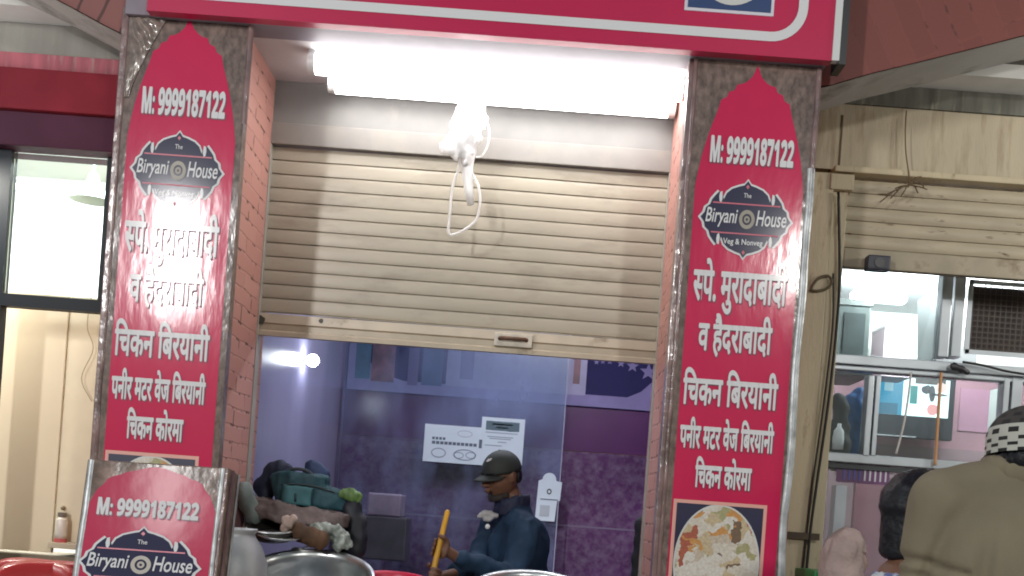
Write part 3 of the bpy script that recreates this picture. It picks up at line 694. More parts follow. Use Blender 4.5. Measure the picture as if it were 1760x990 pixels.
obj('shop_floor', MB().box(XL-.6, XLr+.3, YB, 6.7, .12, .15), mat('stall_floor', (.16, .14, .14), .5), ls)
obj('partition_wall', MB().box(XLr+.002, XLr+.08, YB+.1, 6.59, .15, 3.199), lw, ls)
# cream boards below the transom
YC = 5.35
xa, xb_, xc = W(-120, 700, YC).x, W(107, 700, YC).x, W(183, 700, YC).x
zlow = zz(60, 948, YC); zled = zz(140, 930, YC+.2)
cr_b = mat('cream_board', (.62, .53, .38), .5, var=.05, vscale=2)
cupb = thing('cream_cabinet', 'tall plain cream cabinet panel under the dark transom in the left shop', 'cabinet', ((xa+xb_)/2, YC, .15))
obj('door', MB().box(xa, xb_-.003, YC, YC+.03, zlow, z_t0+.12), cr_b, cupb, bevel=.003)
obj('side_panel', MB().box(xb_+.002, W(175.6, 700, YC).x, YC+.006, YC+.04, zled, z_t0+.12), mat('pale_board', (.66, .58, .42), .5, var=.05), cupb, bevel=.003)
obj('edge_strip', MB().box(W(176, 700, YC).x, XLr, YC+.06, YC+.09, zled, z_t0+.12), mat('pale_board2', (.64, .56, .42), .5, var=.05), cupb, bevel=.003)
obj('ledge', MB().box(xb_+.004, XLr, YC-.06, YC+.3, zled-.03, zled-.002), mat('ledge', (.48, .41, .30), .5, var=.08), cupb, bevel=.004)
obj('base', MB().box(xa, XLr, YC-.062, YC+.3, .15, zlow-.012), mat('base_grey', (.16, .13, .09), .6, var=.2), cupb)
kq = W(109, 873, YC)
obj('knob', MB().ball((kq.x, YC-.004, kq.z), .011, 12, 8), mat('brass_knob', (.22, .17, .10), .4), cupb, True)
obj('latch', MB().box(kq.x-.006, kq.x+.003, YC+.001, YC+.012, kq.z-.13, kq.z-.03), mat('latch', (.22, .18, .12), .5), cupb)
cj = W(104, 926, YC-.03)
cup = thing('glass_jar', 'small white jar with red base on the cream ledge', 'jar', (cj.x, YC-.03, zled-.002))
zj0 = zled-.002
obj('body', MB().lathe([(0, 0), (.026, 0), (.028, .02), (.028, .085), (.022, .1), (0, .1)], (cj.x, YC-.03, zj0+.018), 18), mat('jar_white', (.6, .56, .5), .25), cup, True)
obj('base', MB().lathe([(0, 0), (.029, 0), (.029, .018), (0, .0181)], (cj.x, YC-.03, zj0), 18), mat('jar_red', (.5, .1, .1), .4), cup, 'auto')
obj('lid', MB().lathe([(.012, 0), (.02, .003), (.02, .022), (0, .024)], (cj.x, YC-.03, zj0+.119), 18), mat('jar_lid', (.14, .12, .1), .4), cup, 'auto')
# pendant and its wire seen through the pane
pl = W(158, 345, 6.0)
pd = thing('pendant_lamp', 'grey bell shaped pendant seen through the bright upper window', 'lamp', (pl.x, 6.0, pl.z))
gm = mat('pendant_grey', (.40, .45, .43), .5)
obj('shade', MB().lathe([(.115, 0), (.10, .012), (.062, .06), (.035, .10), (.018, .15), (0, .152)], (pl.x, 6.0, pl.z), 24), gm, pd, True)
obj('stem', MB().tube([(pl.x, 6.0, pl.z+.15), (pl.x, 6.0, 3.2)], .006, 8), gm, pd)
wr = MB().tube(smooth_path([W(20, 303, 6.1), W(60, 318, 6.1), W(100, 329, 6.1), W(150, 341, 6.1)]), .005, 6)
tag(obj('wire', wr, mat('grey_wire', (.35, .38, .36), .6)), 'thin grey wire sagging behind the bright upper window', 'wire')
ww = MB().tube(smooth_path(PW([(152, 470), (158, 500), (150, 560), (160, 600), (140, 650), (158, 690)], YC-.02)), .0022, 6)
tag(obj('wire', ww, mat('brown_wire', (.30, .24, .16), .6)), 'thin brown wire wandering down the cream boards', 'wire')
area('left_shop_lamp', (-2.6, 5.75, 3.15), (-2.6, 6.1, 1.0), 1.2, .3, 110, (.94, .98, 1))
area('left_shop_lamp', (-2.9, 5.10, 2.80), (-2.6, 5.5, 1.0), 1.0, .06, 34, (1, .93, .80))
# red plastic tables' tops pushed together by the left shop
rp = mat('red_plastic', (.40, .03, .032), .32, var=.06, coat=.2)
def red_chair(x, y, rz, label):
    t = thing('plastic_chair', label, 'chair', (x, y, .12), 'red plastic chairs')
    c, s = math.cos(rz), math.sin(rz)
    def T(u, v, w): return Vector((x+u*c-v*s, y+u*s+v*c, .12+w))
    # seat, back (curved shell), legs
    se = MB(); g = []
    obj('seat', MB().prism([T(-.22, -.22, .43), T(.22, -.22, .43), T(.2, .2, .42), T(-.2, .2, .42)], (0, 0, .025)), rp, t, bevel=.008)
    vs = []; fs = []; N = 10
    for i in range(N+1):
        u = -1+2*i/N
        for j, (h, d) in enumerate(((.44, .2), (.7, .245), (.95, .285), (.995, .30), (1.01, .33))):
            vs.append(T(u*(.22 if j < 3 else .21), d-.05*u*u, h-(.05*u**4 if j > 1 else 0)))
    for i in range(N):
        for j in range(4): fs.append((i*5+j, i*5+j+1, i*5+j+6, i*5+j+5))
    o = obj('backrest', MB().add(vs, fs), rp, t, True); sd = o.modifiers.new('s', 'SOLIDIFY'); sd.thickness = .012
    for u, v in ((-.2, -.2), (.2, -.2), (-.19, .19), (.19, .19)):
        obj('leg', MB().tube([T(u, v, .43), T(u*1.12, v*1.15, 0)], [.024, .016], 8), rp, t)
    return t
q = W(40, 972, 4.2); red_chair(q.x-.05, q.y-.25, R(-14), 'red plastic chair with its back towards the cream cabinet')
q = W(128, 968, 4.15); red_chair(q.x+.04, q.y-.20, R(28), 'red plastic chair half hidden behind the standing menu board')

# ------------------------------------------------------------------ standing menu board
TA = (270, 803); YA = 3.55; tha = R(4.7); ka = YA/F
ta = W(*TA, YA)
lean = R(9.5)
Ry = Matrix.Rotation(R(-2), 3, 'Z') @ Matrix.Rotation(-lean, 3, 'X') @ Matrix.Rotation(-(tha-TH), 3, 'Y')
def am(u, v, layer): return ta+Ry @ Vector((u, -.0012*layer, v))
ab = thing('standing_board', 'low red menu board box standing in front of the left pier', 'sign', (ta.x, YA-.2, .12))
au0, au1 = Lp(148, 797, TA, tha, ka)[0], Lp(395, 815, TA, tha, ka)[0]
HB = 1.36; DB = .11
mbx = MB(); 
cs = [am(au0, -HB, 0), am(au1, -HB, 0), am(au1, .012, 0), am(au0, .012, 0)]
bk = Ry @ Vector((0, DB, 0))
board_ink = mat('board_white_ink', (.68, .68, .70), .7, spec=.1)
board_red = mat('board_red', (.47, .03, .085), .6, var=.05, vscale=2, coat=.06, bump=.05, bscale=5, spec=.15)
board_navy = mat('board_navy', (.03, .03, .07), .6, spec=.15)
damask_b = mat('brown_board_film', (.20, .14, .115), .6, var=.4, vscale=28, coat=.12, bump=.16, bscale=7, spec=.15)
obj('box', MB().prism(cs, bk), damask_b, ab, bevel=.004)
ha = [(w*ka, -d*ka) for d, w in ARCH_A]
fl = MB()
for i in range(len(ha)-1):
    (u0, v0), (u1, v1) = ha[i], ha[i+1]
    fl.add([am(-u0, v0, 1), am(-u1, v1, 1), am(u1, v1, 1), am(u0, v0, 1)], [(0, 1, 2, 3)] if u0 > 0 else [(1, 2, 3)])
fl.add([am(-ha[-1][0], ha[-1][1], 1), am(-ha[-1][0], -HB+.02, 1), am(ha[-1][0], -HB+.02, 1), am(ha[-1][0], ha[-1][1], 1)], [(0, 1, 2, 3)])
obj('red_field', fl, board_red, ab)
line('\U0001d5e0: \U0001d7f5\U0001d7f5\U0001d7f5\U0001d7f5\U0001d7ed\U0001d7f4\U0001d7f3\U0001d7ed\U0001d7ee\U0001d7ee', (171, 868), (346, 882), (172, 853), (342, 898), .03, TA, am, ab, tha, ka, board_ink)
au, av = Lp(248, 972, TA, tha, ka)
badge(ab, am, au, av, 1.3, .95, ka, board_ink, board_navy)
def afilm(u, w, amp, seed, m, side=False):
    vs = []; fs = []; n = 40
    for i in range(n+1):
        v = -HB+(HB+.01)*i/n; a = noise.noise(Vector((seed, v*4, 0)))*amp; b = noise.noise(Vector((seed+4, v*6, 1)))*amp
        for du, dy in ((a*.5, 2), (w/2+b*.4, 9+abs(b)*400), (w+a*.6, 2)):
            if side: vs.append(am(au1, v, 0)+Ry @ Vector((.002+.0012*dy*.5, u+du, 0)))
            else: vs.append(am(u+du, v, dy*.6))
    for i in range(n):
        for k in (0, 1): fs.append((i*3+k, i*3+k+1, i*3+k+4, i*3+k+3))
    return obj('film_edge', MB().add(vs, fs), m, ab, True)
afilm(au0+.004, .018, .006, 3, chrome_film); afilm(au1-.028, .014, .004, 8, chrome_film)
afilm(au1-.012, .010, .004, 21, brown_edge)
afilm(.02, .03, .008, 11, brown_edge, True); afilm(.09, .014, .004, 14, chrome_film, True)
obj('prop_leg', MB().tube([am(au0+.03, -.3, 0)+bk, Vector((am(au0+.03, -.3, 0)+bk).lerp(am(au0+.03, -HB, 0)+bk, 1.0))+Vector((0, .35, 0))], .012, 8), black_metal, ab)
obj('prop_leg', MB().tube([am(au1-.03, -.3, 0)+bk, Vector((am(au1-.03, -HB, 0)+bk))+Vector((0, .35, 0))], .012, 8), black_metal, ab)

# ------------------------------------------------------------------ shop on the right
rs = thing('right_shop', 'cream painted shop with drip stained wall and cluttered glazed front on the right', 'shop', (2.6, YB, .12))
XP = piers[1][1]+.0; XE = 4.6
drip = mat('dripped_cream', (.42, .36, .26), .65, var=.08, vscale=3, stretch=(4, 1, .5), dirt=(.20, .14, .075), dscale=3.4, dlo=.50, dhi=.74, bump=.15)
z1 = zz(1600, 190); z0 = zz(1600, 303)
obj('wall', MB().box(XP-.2, XE, YB, YB+.2, z0, z1), drip, rs)
obj('wall_beam', MB().box(XP-.2, XE, YB-.012, YB+.2, z1+.002, 3.468), mat('dark_stained_beam', (.12, .12, .10), .8, var=.3, vscale=8, stretch=(3, 1, .4), dirt=(.28, .26, .20), dscale=9, dlo=.58, dhi=.7), rs)
obj('wall_seam', MB().box(W(1443, 250, YB).x, W(1446, 250, YB).x, YB-.003, YB+.01, z0, z1-.05), mat('crack', (.10, .07, .04), .8), rs)
zr = zz(1600, 316)
obj('ledge', MB().box(W(1428, 300, YB).x, XE, YB-.07, YB+.05, zr+.004, z0-.002), cream, rs, bevel=.006)
xg0, xg1 = W(1425, 420, YB-.04).x, W(1452, 420, YB-.04).x
obj('pilaster', MB().box(XP-.16, xg0, YB-.055, YB+.15, .12, zr), cream, rs, bevel=.006)
obj('guide_channel', MB().box(xg0+.002, xg1, YB-.035, YB+.1, .12, zr), cream, rs, bevel=.004)
obj('pilaster_cap', MB().box(xg0-.02, xg1+.015, YB-.065, YB+.0, zr-.075, zr-.004), cream, rs, bevel=.005)
rsh = thing('rolling_shutter', 'rolled up cream shutter with rusty scratched slats above the right shop windows', 'shutter', (2.6, YB, zz(1600, 470)))
rust_cream = mat('rust_scratched_cream', (.38, .325, .235), .55, var=.12, vscale=4, dirt=(.10, .06, .03), dscale=7, dlo=.60, dhi=.68, stretch=(1.1, 1, 6))
zl = zz(1600, 438); zbm = zz(1600, 472)
obj('curtain', slats(zl, zr-.01, .062, YB-.005, xg1+.001, XE, .011), rust_cream, rsh, 'auto')
obj('bottom_bar', MB().box(xg1+.001, XE, YB-.03, YB+.02, zbm, zl-.002), mat('rust_bar_cream', (.31, .265, .19), .6, var=.2, vscale=5, dirt=(.12, .08, .04), dscale=5, dlo=.55, dhi=.7), rsh, bevel=.006)

# glazing
YW = 5.32
glz = thing('shop_window', 'grey aluminium glazed front with crossing rails under the right shutter', 'window', (2.6, YW, .12))
def wb(name, x0, y0, x1, y1, m, par, Y=YW, d=.05, yo=0, xe=None):
    a = W(x0, y1, Y); b = W(x1, y0, Y)
    return obj(name, MB().box(a.x, xe or b.x, Y-d/2+yo, Y+d/2+yo, a.z, b.z), m, par, bevel=.004)
xl = W(1400, 600, YW).x; xr = XE-.1
def rail(px, y0, y1, x0=None, x1=None):
    a, b = W(px, y1, YW), W(px, y0, YW)
    return obj('rail', MB().box(x0 or xl, x1 or xr, YW-.035, YW+.035, a.z, b.z), alu, glz, bevel=.005)
rail(1540, 617, 634); rail(1540, 636, 644); rail(1540, 786, 802)
dk = mat('dark_window_gasket', (.03, .035, .04), .5)  # plain dark strip set below the lower rail
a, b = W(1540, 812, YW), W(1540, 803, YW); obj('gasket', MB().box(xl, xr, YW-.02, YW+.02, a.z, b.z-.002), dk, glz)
def stile(x0, x1, yt, yb_, Y=YW):
    ym = (yt+yb_)/2; a, b = W(x0, ym, Y), W(x1, ym, Y)
    return obj('stile', MB().box(a.x, b.x, Y-.038, Y+.038, W((x0+x1)/2, yb_, Y).z, W((x0+x1)/2, yt, Y).z), alu, glz, bevel=.005)
stile(1612, 1630, 470, 616); stile(1634, 1652, 470, 616)
stile(1484, 1495, 646, 785); stile(1498, 1506, 646, 785); stile(1716, 1726, 650, 790); stile(1730, 1748, 650, 790)
clear = glass_mat('shop_glass', haze=.05, rough=.03, dust_haze=(.55, .6, .62), smear_and_sheen=.06)
zc0 = W(1540, 786, YW).z; zc1 = W(1540, 644, YW).z; zc2 = W(1540, 617, YW).z; zc3 = W(1540, 470, YW).z
obj('pane', MB().box(xl, xr, YW-.003, YW+.003, zc0+.002, zc1-.002), clear, glz)
obj('pane', MB().box(xl, W(1612, 540, YW).x, YW-.003, YW+.003, zc2+.002, zc3), clear, glz)
obj('pane', MB().box(xl, xr, YW-.003, YW+.003, .4, W(1540, 812, YW).z-.002), glass_mat('lower_glass', haze=.16, rough=.04, dust_haze=(.5, .45, .48), smear_and_sheen=.08), glz)
obj('sill', MB().box(xl, xr, YW-.05, YW+.05, .12, .398), alu, glz)
# mesh screened opening at the upper right
gx0 = W(1655, 550, YW).x; gzt = W(1700, 486, YW).z; gzb = W(1700, 614, YW).z
gr = thing('mesh_grille', 'dark brown wire mesh grille in the upper right window bay', 'grille', ((gx0+xr)/2, YW, gzb))
obj('frame', ring(gx0, xr, gzb, gzt, .022, .004, YW-.045, 2), alu, gr)
obj('backing', MB().box(gx0+.022, xr-.022, YW-.005, YW+.02, gzb+.022, gzt-.022), mat('dark_brown_panel', (.035, .022, .018), .6, var=.4, vscale=9), gr)
gm2 = MB(); m_w = mat('mesh_wire', (.045, .032, .025), .5)
x = gx0+.03
while x < xr-.02: gm2.box(x, x+.003, YW-.034, YW-.031, gzb+.02, gzt-.02); x += .026
z = gzb+.03
while z < gzt-.02: gm2.box(gx0+.02, xr-.02, YW-.031, YW-.028, z, z+.003); z += .026
obj('wire_mesh', gm2, m_w, gr)

# room behind the right windows
rr = thing('right_shop_room', 'pink walled room with white lit ceiling behind the right windows', 'room', (2.6, 6.4, .12))
pinkw = mat('pink_wall', (.40, .22, .26), .6, var=.08, vscale=2)
obj('back_wall', MB().box(1.25, XE+1, 7.2, 7.3, .12, 2.56), pinkw, rr)
obj('upper_wall', MB().box(1.25, XE+1, 7.195, 7.3, 2.562, 2.9), lwh, rr)
obj('side_wall', MB().box(1.33, 1.40, YW+.05, 7.19, .12, 2.9), mat('greyish_wall', (.42, .38, .38), .6, var=.08), rr)
obj('room_ceiling', MB().box(1.33, XE+1, YW+.05, 7.3, 2.902, 2.96), mat('white_room_ceiling', (.74, .78, .78), .6), rr)
wz = W(1600, 765, 7.0).z
obj('dado', MB().box(1.41, XE+1, 7.17, 7.194, .12, wz), mat('dado_mauve', (.30, .20, .22), .6, var=.1), rr)
rlp = W(1512, 480, 6.35)
rl = thing('ceiling_light', 'bright white ceiling light glowing at the top of the right window', 'light', (rlp.x, 6.35, 2.86))
obj('base', MB().box(rlp.x-.03, rlp.x+.03, 6.33, 6.37, 2.829, 2.902), batten_m, rl)
obj('diffuser', MB().box(rlp.x-.15, rlp.x+.15, 6.31, 6.39, 2.78, 2.83), emit_mat('ceiling_glow', (.93, .98, 1), 45), rl, bevel=.012)
# things inside
gcab = mat('grey_green_cabinet', (.16, .20, .19), .45, var=.15)
a, b = W(1446, 612, 6.0), W(1499, 518, 6.0)
ac = thing('air_cooler', 'grey green air cooler box at the left of the upper right shop window', 'air cooler', (a.x, 6.0, a.z))
obj('case', MB().box(a.x-.1, b.x, 6.0, 6.35, a.z-.06, b.z), gcab, ac, bevel=.01)
obj('top_rim', MB().box(a.x-.1, b.x+.006, 5.99, 6.355, b.z-.03, b.z+.004), mat('rim_pale', (.34, .38, .36), .5), ac, bevel=.004)
obj('vent', MB().box(a.x+.0, b.x-.03, 5.992, 6.0, a.z-.02, b.z-.07), mat('vent_dark', (.05, .07, .07), .6, var=.3), ac)
obj('shelf_bracket', MB().box(a.x-.1, b.x+.02, 5.97, 6.4, a.z-.1, a.z-.062), black_metal, ac)
a, b = W(1516, 640, 6.6), W(1573, 562, 6.6)
pb = thing('storage_box', 'pale pink box with shiny white rim inside the upper right window', 'box', (a.x, 6.6, a.z))
obj('carton', MB().box(a.x, b.x, 6.6, 6.85, a.z-.02, b.z-.012), mat('pale_pink_box', (.48, .38, .42), .5, var=.06), pb)
obj('rim', MB().box(a.x-.004, b.x+.004, 6.594, 6.856, b.z-.011, b.z+.002), white_pl, pb)
P4 = [W(1577, 620, 5.95), W(1604, 618, 5.75), W(1610, 497, 5.75), W(1577, 516, 5.95)]
pn = thing('wall_cupboard', 'grey slanting cupboard door at the right edge of the upper window', 'cupboard', P4[0])
obj('door', MB().prism(P4, (.02, .04, 0)), mat('grey_door', (.36, .38, .38), .5, var=.06), pn)
obj('body', MB().prism([p+Vector((.03, .05, -.01)) for p in P4], (.25, .1, 0)), mat('cupboard_body', (.2, .22, .22), .6), pn)
# television
YT = 6.9
a, b = W(1500, 748, YT), W(1644, 650, YT)
tv = thing('television', 'flat television showing a blue and white picture on the pink wall', 'television', ((a.x+b.x)/2, YT, a.z))
dt = mat('tv_black', (.012, .014, .02), .35)
obj('body', MB().box(a.x, b.x, YT, YT+.06, a.z, b.z), dt, tv, bevel=.006)
sx0, sx1, sz0, sz1 = W(1505, 700, YT).x, W(1630, 700, YT).x, W(1570, 715, YT).z, W(1570, 650, YT).z
def scr(fx0, fx1, fz0, fz1, col, s, l, nm='screen', par=None):
    return obj(nm, MB().box(sx0+(sx1-sx0)*fx0, sx0+(sx1-sx0)*fx1, YT-.002-.001*l, YT+.001, sz0+(sz1-sz0)*fz0, sz0+(sz1-sz0)*fz1), emit_mat('screen_glow', col, s), par or tv)
sc_ = scr(0, 1, 0, 1, (.72, .95, 1), 2.0, 0)
scr(0, .36, 0, 1, (.03, .34, .56), 1.0, 1, 'image_patch', sc_); scr(.10, .22, .62, .92, (.45, .75, .9), .8, 2, 'image_patch', sc_); scr(.05, .30, .0, .30, (.03, .25, .42), .7, 2, 'image_patch', sc_)
scr(.46, .56, .32, .8, (.04, .45, .45), .7, 2, 'image_patch', sc_); scr(.52, .94, .86, 1.0, (.18, .16, .15), .5, 2, 'image_patch', sc_)
def blobp(fx, fz, rx, rz, col, s, l):
    X = sx0+(sx1-sx0)*fx; Z = sz0+(sz1-sz0)*fz
    obj('image_patch', MB().plate([(X+rx*math.cos(i*.393)*(1+.2*noise.noise(Vector((i, fx*9, 0)))), YT-.002-.001*l, Z+rz*math.sin(i*.393)*(1+.3*noise.noise(Vector((i, fz*9, 3))))) for i in range(16)]), emit_mat('screen_glow', col, s), sc_)
blobp(.68, .72, .032, .028, (.10, .12, .15), .6, 3); blobp(.76, .62, .020, .05, (.10, .12, .15), .6, 4); blobp(.86, .60, .05, .008, (.3, .35, .4), .6, 4); blobp(.78, .20, .035, .036, (1, .45, .45), 1.1, 3); blobp(.88, .80, .035, .03, (1, .75, .7), 1.2, 3)
obj('lip', MB().box(sx0+.01, sx0+.26, YT-.004, YT+.002, a.z+.004, a.z+.01), mat('tv_silver', (.5, .52, .55), .3), tv)
a, b = W(1652, 786, 7.1), W(1712, 668, 7.1)
tag(obj('wall_poster', MB().box(a.x, b.x, 7.186, 7.193, W(1680, 740, 7.1).z, b.z), mat('pink_poster', (.46, .24, .33), .5, var=.05)), 'plain pink sheet on the wall right of the television', 'poster')
a, b = W(1708, 760, 6.2), W(1720, 668, 6.2)
tag(obj('pillar_strip', MB().box(a.x, b.x, 6.2, 6.3, .12, b.z), lwh), 'narrow white strip standing right of the pink sheet', 'strip')
# blue cloth and dark bag in the narrow left pane
def lumps(name, pts, Y, vox, m, label, cat, disp=.012, ds=12, group=None, sq=.7, seed=1):
    mb = MB()
    for x, y, r in pts: mb.ball(W(x, y, Y), (r, r*sq, r*1.05), 14, 9)
    for (x, y, r), (x2, y2, r2) in zip(pts, pts[1:]): mb.tube([W(x, y, Y), W(x2, y2, Y)], [r*.8, r2*.8], 14)
    o = obj(name, remeshed(mb, vox*.8, 7, disp, ds, seed), m, None, True); return tag(o, label, cat, group)
blue_cloth = mat('blue_cloth', (.01, .08, .26), .7, var=.3, vscale=6, bump=.2)
lumps('hanging_jacket', [(1478, 682, .05), (1470, 700, .07), (1480, 725, .075), (1468, 740, .08), (1478, 765, .085), (1464, 778, .085), (1452, 785, .07)], 5.7, .012, blue_cloth, 'bright blue jacket hanging behind the narrow left window pane', 'jacket')
lumps('cloth_bag', [(1440, 690, .045), (1446, 705, .05), (1440, 735, .06), (1444, 765, .06), (1438, 790, .06)], 5.6, .012, mat('dark_cloth', (.02, .02, .024), .8, var=.3), 'dark cloth bag beside the blue jacket behind the window', 'bag', seed=4)
a, b = W(1436, 768, 5.5), W(1446, 742, 5.5)
tag(obj('plastic_bottle', MB().lathe([(0, 0), (.026, 0), (.028, .05), (.024, .09), (.01, .11), (.01, .125), (0, .126)], (W(1439, 780, 5.5).x, 5.5, W(1439, 772, 5.5).z), 18), white_pl, None, True), 'small white bottle at the foot of the blue jacket', 'bottle')
# cloth banner on the lower glass
bl0, bl1 = W(1448, 824, YW-.01), W(1530, 806, YW-.01)
pbn = thing('window_banner', 'purple window sticker strip with blurred blue and white letters on the lower glass', 'sticker', (bl0.x, YW-.006, bl0.z))
obj('strip', MB().box(bl0.x-.03, bl1.x, YW-.007, YW-.0045, bl0.z-.012, bl1.z+.012), mat('sticker_purple', (.10, .03, .11), .4, var=.3), pbn)
xm = bl0.x+(bl1.x-bl0.x)*.45
for k in range(9):        # the strip's letters are too blurred to read: short strokes stand in for them
    w9 = (bl1.x-bl0.x)/9; xk = bl0.x+k*w9; m9 = mat('letter_blue', (.05, .06, .32), .4) if k < 4 else mat('letter_pale', (.5, .48, .52), .5)
    obj('letter', MB().box(xk+.1*w9, xk+.42*w9, YW-.0095, YW-.007, bl0.z+.001*(k % 3), bl1.z), m9, pbn)
    obj('letter', MB().box(xk+.42*w9, xk+.85*w9, YW-.0095, YW-.007, bl1.z-.008-.006*(k % 2), bl1.z-.001), m9, pbn)
a, b = W(1438, 910, 6.4), W(1456, 838, 6.4)
tag(obj('door_post', MB().box(a.x-.02, b.x, 6.4, 6.5, .12, W(1450, 835, 6.4).z), mat('pale_post', (.52, .50, .52), .5)), 'pale upright post behind the pink head cloth', 'post')
a, b = W(1462, 950, 6.6), W(1520, 830, 6.6)
tag(obj('wall_panel', MB().box(a.x, b.x+.2, 6.6, 6.64, .12, b.z), mat('maroon_panel', (.20, .07, .10), .5, var=.2, vscale=4)), 'maroon panel between the pink head cloth and the dark haired head', 'panel')
area('right_shop_fill', (2.3, 6.0, 2.75), (2.3, 6.4, 3.2), .9, .3, 26, (.93, .98, 1))  # added unseen fill for the shop's ceiling and walls
area('right_shop_fill', (2.3, 5.7, 2.86), (2.4, 7.2, 1.4), .9, .2, 34, (.95, .97, 1))
# small things on the front
dv = W(1507, 455, YB-.06)
db = thing('speaker_box', 'small dark box fixed to the bar above the right window', 'box', dv)
obj('case', MB().box(dv.x-.05, dv.x+.05, YB-.1, YB-.032, dv.z-.03, dv.z+.035), mat('dark_box', (.03, .032, .045), .5), db, bevel=.008)
obj('face', MB().lathe([(0, 0), (.022, 0), (.022, .004), (0, .0041)], (dv.x, YB-.1, dv.z), 16, axis=(0, -1, 0)), black_metal, db)
def cable(name, pts, Y, r, m, label, cat='cable', group=None):
    return tag(obj(name, MB().tube(smooth_path(PW(pts, Y)), r, 8), m, None, True), label, cat, group)
cable('cable', [(1441, 330), (1443, 470), (1438, 560), (1424, 690), (1404, 830), (1392, 920), (1384, 1010)], YB-.07, .0065, dark_wire, 'thick black cable running down the right edge of the cream pilaster', group='cables on the cream pilaster')
cable('cable', [(1432, 470), (1431, 560), (1415, 700), (1398, 820), (1388, 905), (1376, 1010)], YB-.066, .0045, dark_wire, 'thin black cable running left of the thick one down the pilaster', group='cables on the cream pilaster')
cable('cable', [(1392, 497), (1402, 500), (1416, 498), (1426, 492), (1430, 482), (1422, 474), (1408, 478), (1400, 486), (1394, 497)], YB-.066, .006, mat('brown_cable', (.10, .075, .04), .6), 'short looped brown cable across the cream pilaster top')
q0, q1 = W(1352, 925, YB-.06), W(1408, 915, YB-.06)
tag(obj('clamp_band', MB().box(q0.x, q1.x, YB-.074, YB-.058, q0.z, q0.z+.03), mat('rusty_band', (.07, .05, .03), .7, var=.4)), 'rusty clamp band round the lower cream pilaster', 'clamp')
cable('string', [(1558, 190), (1556, 225), (1557, 262), (1562, 300), (1561, 322)], YB-.08, .003, mat('twine', (.12, .08, .04), .8), 'thin brown string hanging from a nail on the stained wall', 'string')
kn = MB()
for k in range(10):
    a0 = W(1560, 318, YB-.085); d = [(-40, 18), (-30, 24), (-22, 6), (24, -14), (34, 8), (18, 14), (-12, 20), (-48, 30), (8, -8), (28, 2)][k]
    b0 = W(1560+d[0], 318+d[1], YB-.08+.006*(k % 3))
    m_ = (a0+b0)/2+Vector((0, -.012, .01*(k % 2)))
    kn.tube(smooth_path([a0, m_, b0], 4), .0035, 6)
tag(obj('wire_knot', remeshed(kn, .003, 0), mat('knot_brown', (.10, .065, .035), .8), None, True), 'frayed brown wire knot on the right shutter slats', 'wire')
cable('cord', [(1566, 640), (1560, 690), (1552, 735), (1540, 780)], YW-.06, .005, mat('pale_cord', (.5, .47, .45), .7), 'pale twisted cord hanging across the television', 'cord')
cable('cord', [(1618, 640), (1614, 690), (1611, 740), (1607, 800)], YW-.06, .0075, mat('orange_cord', (.50, .26, .12), .7), 'orange twisted cord hanging right of the pale cord', 'cord')
cable('cable', [(1655, 622), (1690, 628), (1730, 638), (1775, 645)], YW-.07, .006, dark_wire, 'black cable along the rail under the mesh grille')
lumps('socket_block', [(1640, 630, .022), (1652, 634, .02), (1662, 640, .014)], YW-.07, .006, black_metal, 'black plug lump where the cable meets the window rail', 'plug', .003)

# ------------------------------------------------------------------ pots, bags and counter of the stall
ctr = thing('steel_counter', 'steel serving counter under the cooking pots', 'counter', (-.4, 4.9, .14))
cz = 1.0
obj('top', MB().box(-1.12, .5, 4.58, 5.12, cz-.03, cz), steel, ctr, bevel=.006)
obj('front_panel', MB().box(-1.1, .48, 4.6, 4.62, .14, cz-.032), steel, ctr)
for x in (-1.09, .44): obj('leg', MB().box(x, x+.04, 5.05, 5.09, .14, cz-.032), steel, ctr)
def vessel(name, c, r, depth, tilt, m, label, cat, yaw=0, wall=.006, belly=1.06, group=None, handles=True):
    c = Vector(c); ax = Matrix.Rotation(yaw, 3, 'Z') @ Matrix.Rotation(tilt, 3, 'X') @ Vector((0, 0, 1))
    t = thing(name, label, cat, c-ax*depth, group)
    prof = [(0, -depth), (r*.70, -depth), (r*.92, -depth*.86), (r*belly, -depth*.45), (r*1.0, -.03), (r*.985, -.008), (r*1.05, 0), (r*1.075, .004), (r*1.07, .012), (r*1.0, .010), (r*.955, -.01), (r*.965, -.04), (r*(belly-.03), -depth*.45), (r*.88, -depth*.83), (r*.66, -depth*.95), (0, -depth*.955)]
    obj('body', MB().lathe(prof, c, 56, ax), m, t, True)
    if handles:
        q = Vector((0, 0, 1)).rotation_difference(ax)
        for s in (-1, 1):
            pts = [c+q @ Vector((s*r*(1.0+d), y, z)) for d, y, z in ((.0, -.05, -.05), (.12, -.045, -.045), (.16, 0, -.045), (.12, .045, -.045), (.0, .05, -.05))]
            obj('handle', MB().tube(smooth_path(pts, 5), .008, 8), m, t, True)
    return t
vessel('cooking_pot', W(530, 992, 4.62), .252, .26, R(21), steel, 'big shiny steel pot tilted forward on the counter', 'pot', handles=False)
vessel('cooking_pot', W(915, 1020, 4.62), .24, .24, R(17), steel, 'steel pot showing only its bright rim below the man in blue', 'pot', handles=False)
dull = mat('dull_aluminium', (.38, .39, .40), .5, .5, var=.15, vscale=6, bump=.08)
dc = W(398, 985, 4.45)
dg_ = thing('milk_can', 'dull grey rounded aluminium can behind the standing board', 'can', (dc.x, 4.45, cz-.3))
obj('body', MB().lathe([(0, -.30), (.125, -.30), (.14, -.24), (.142, -.02), (.134, .05), (.11, .11), (.085, .145), (.08, .16), (.09, .172), (.088, .18), (0, .18)], dc, 40), dull, dg_, True)
obj('shoulder_band', MB().lathe([(.1435, -.03), (.146, -.027), (.146, -.017), (.1435, -.014)], dc, 40), dull, dg_, True)
pan_m = mat('blackened_pan', (.07, .065, .06), .45, .6, var=.4, vscale=9)
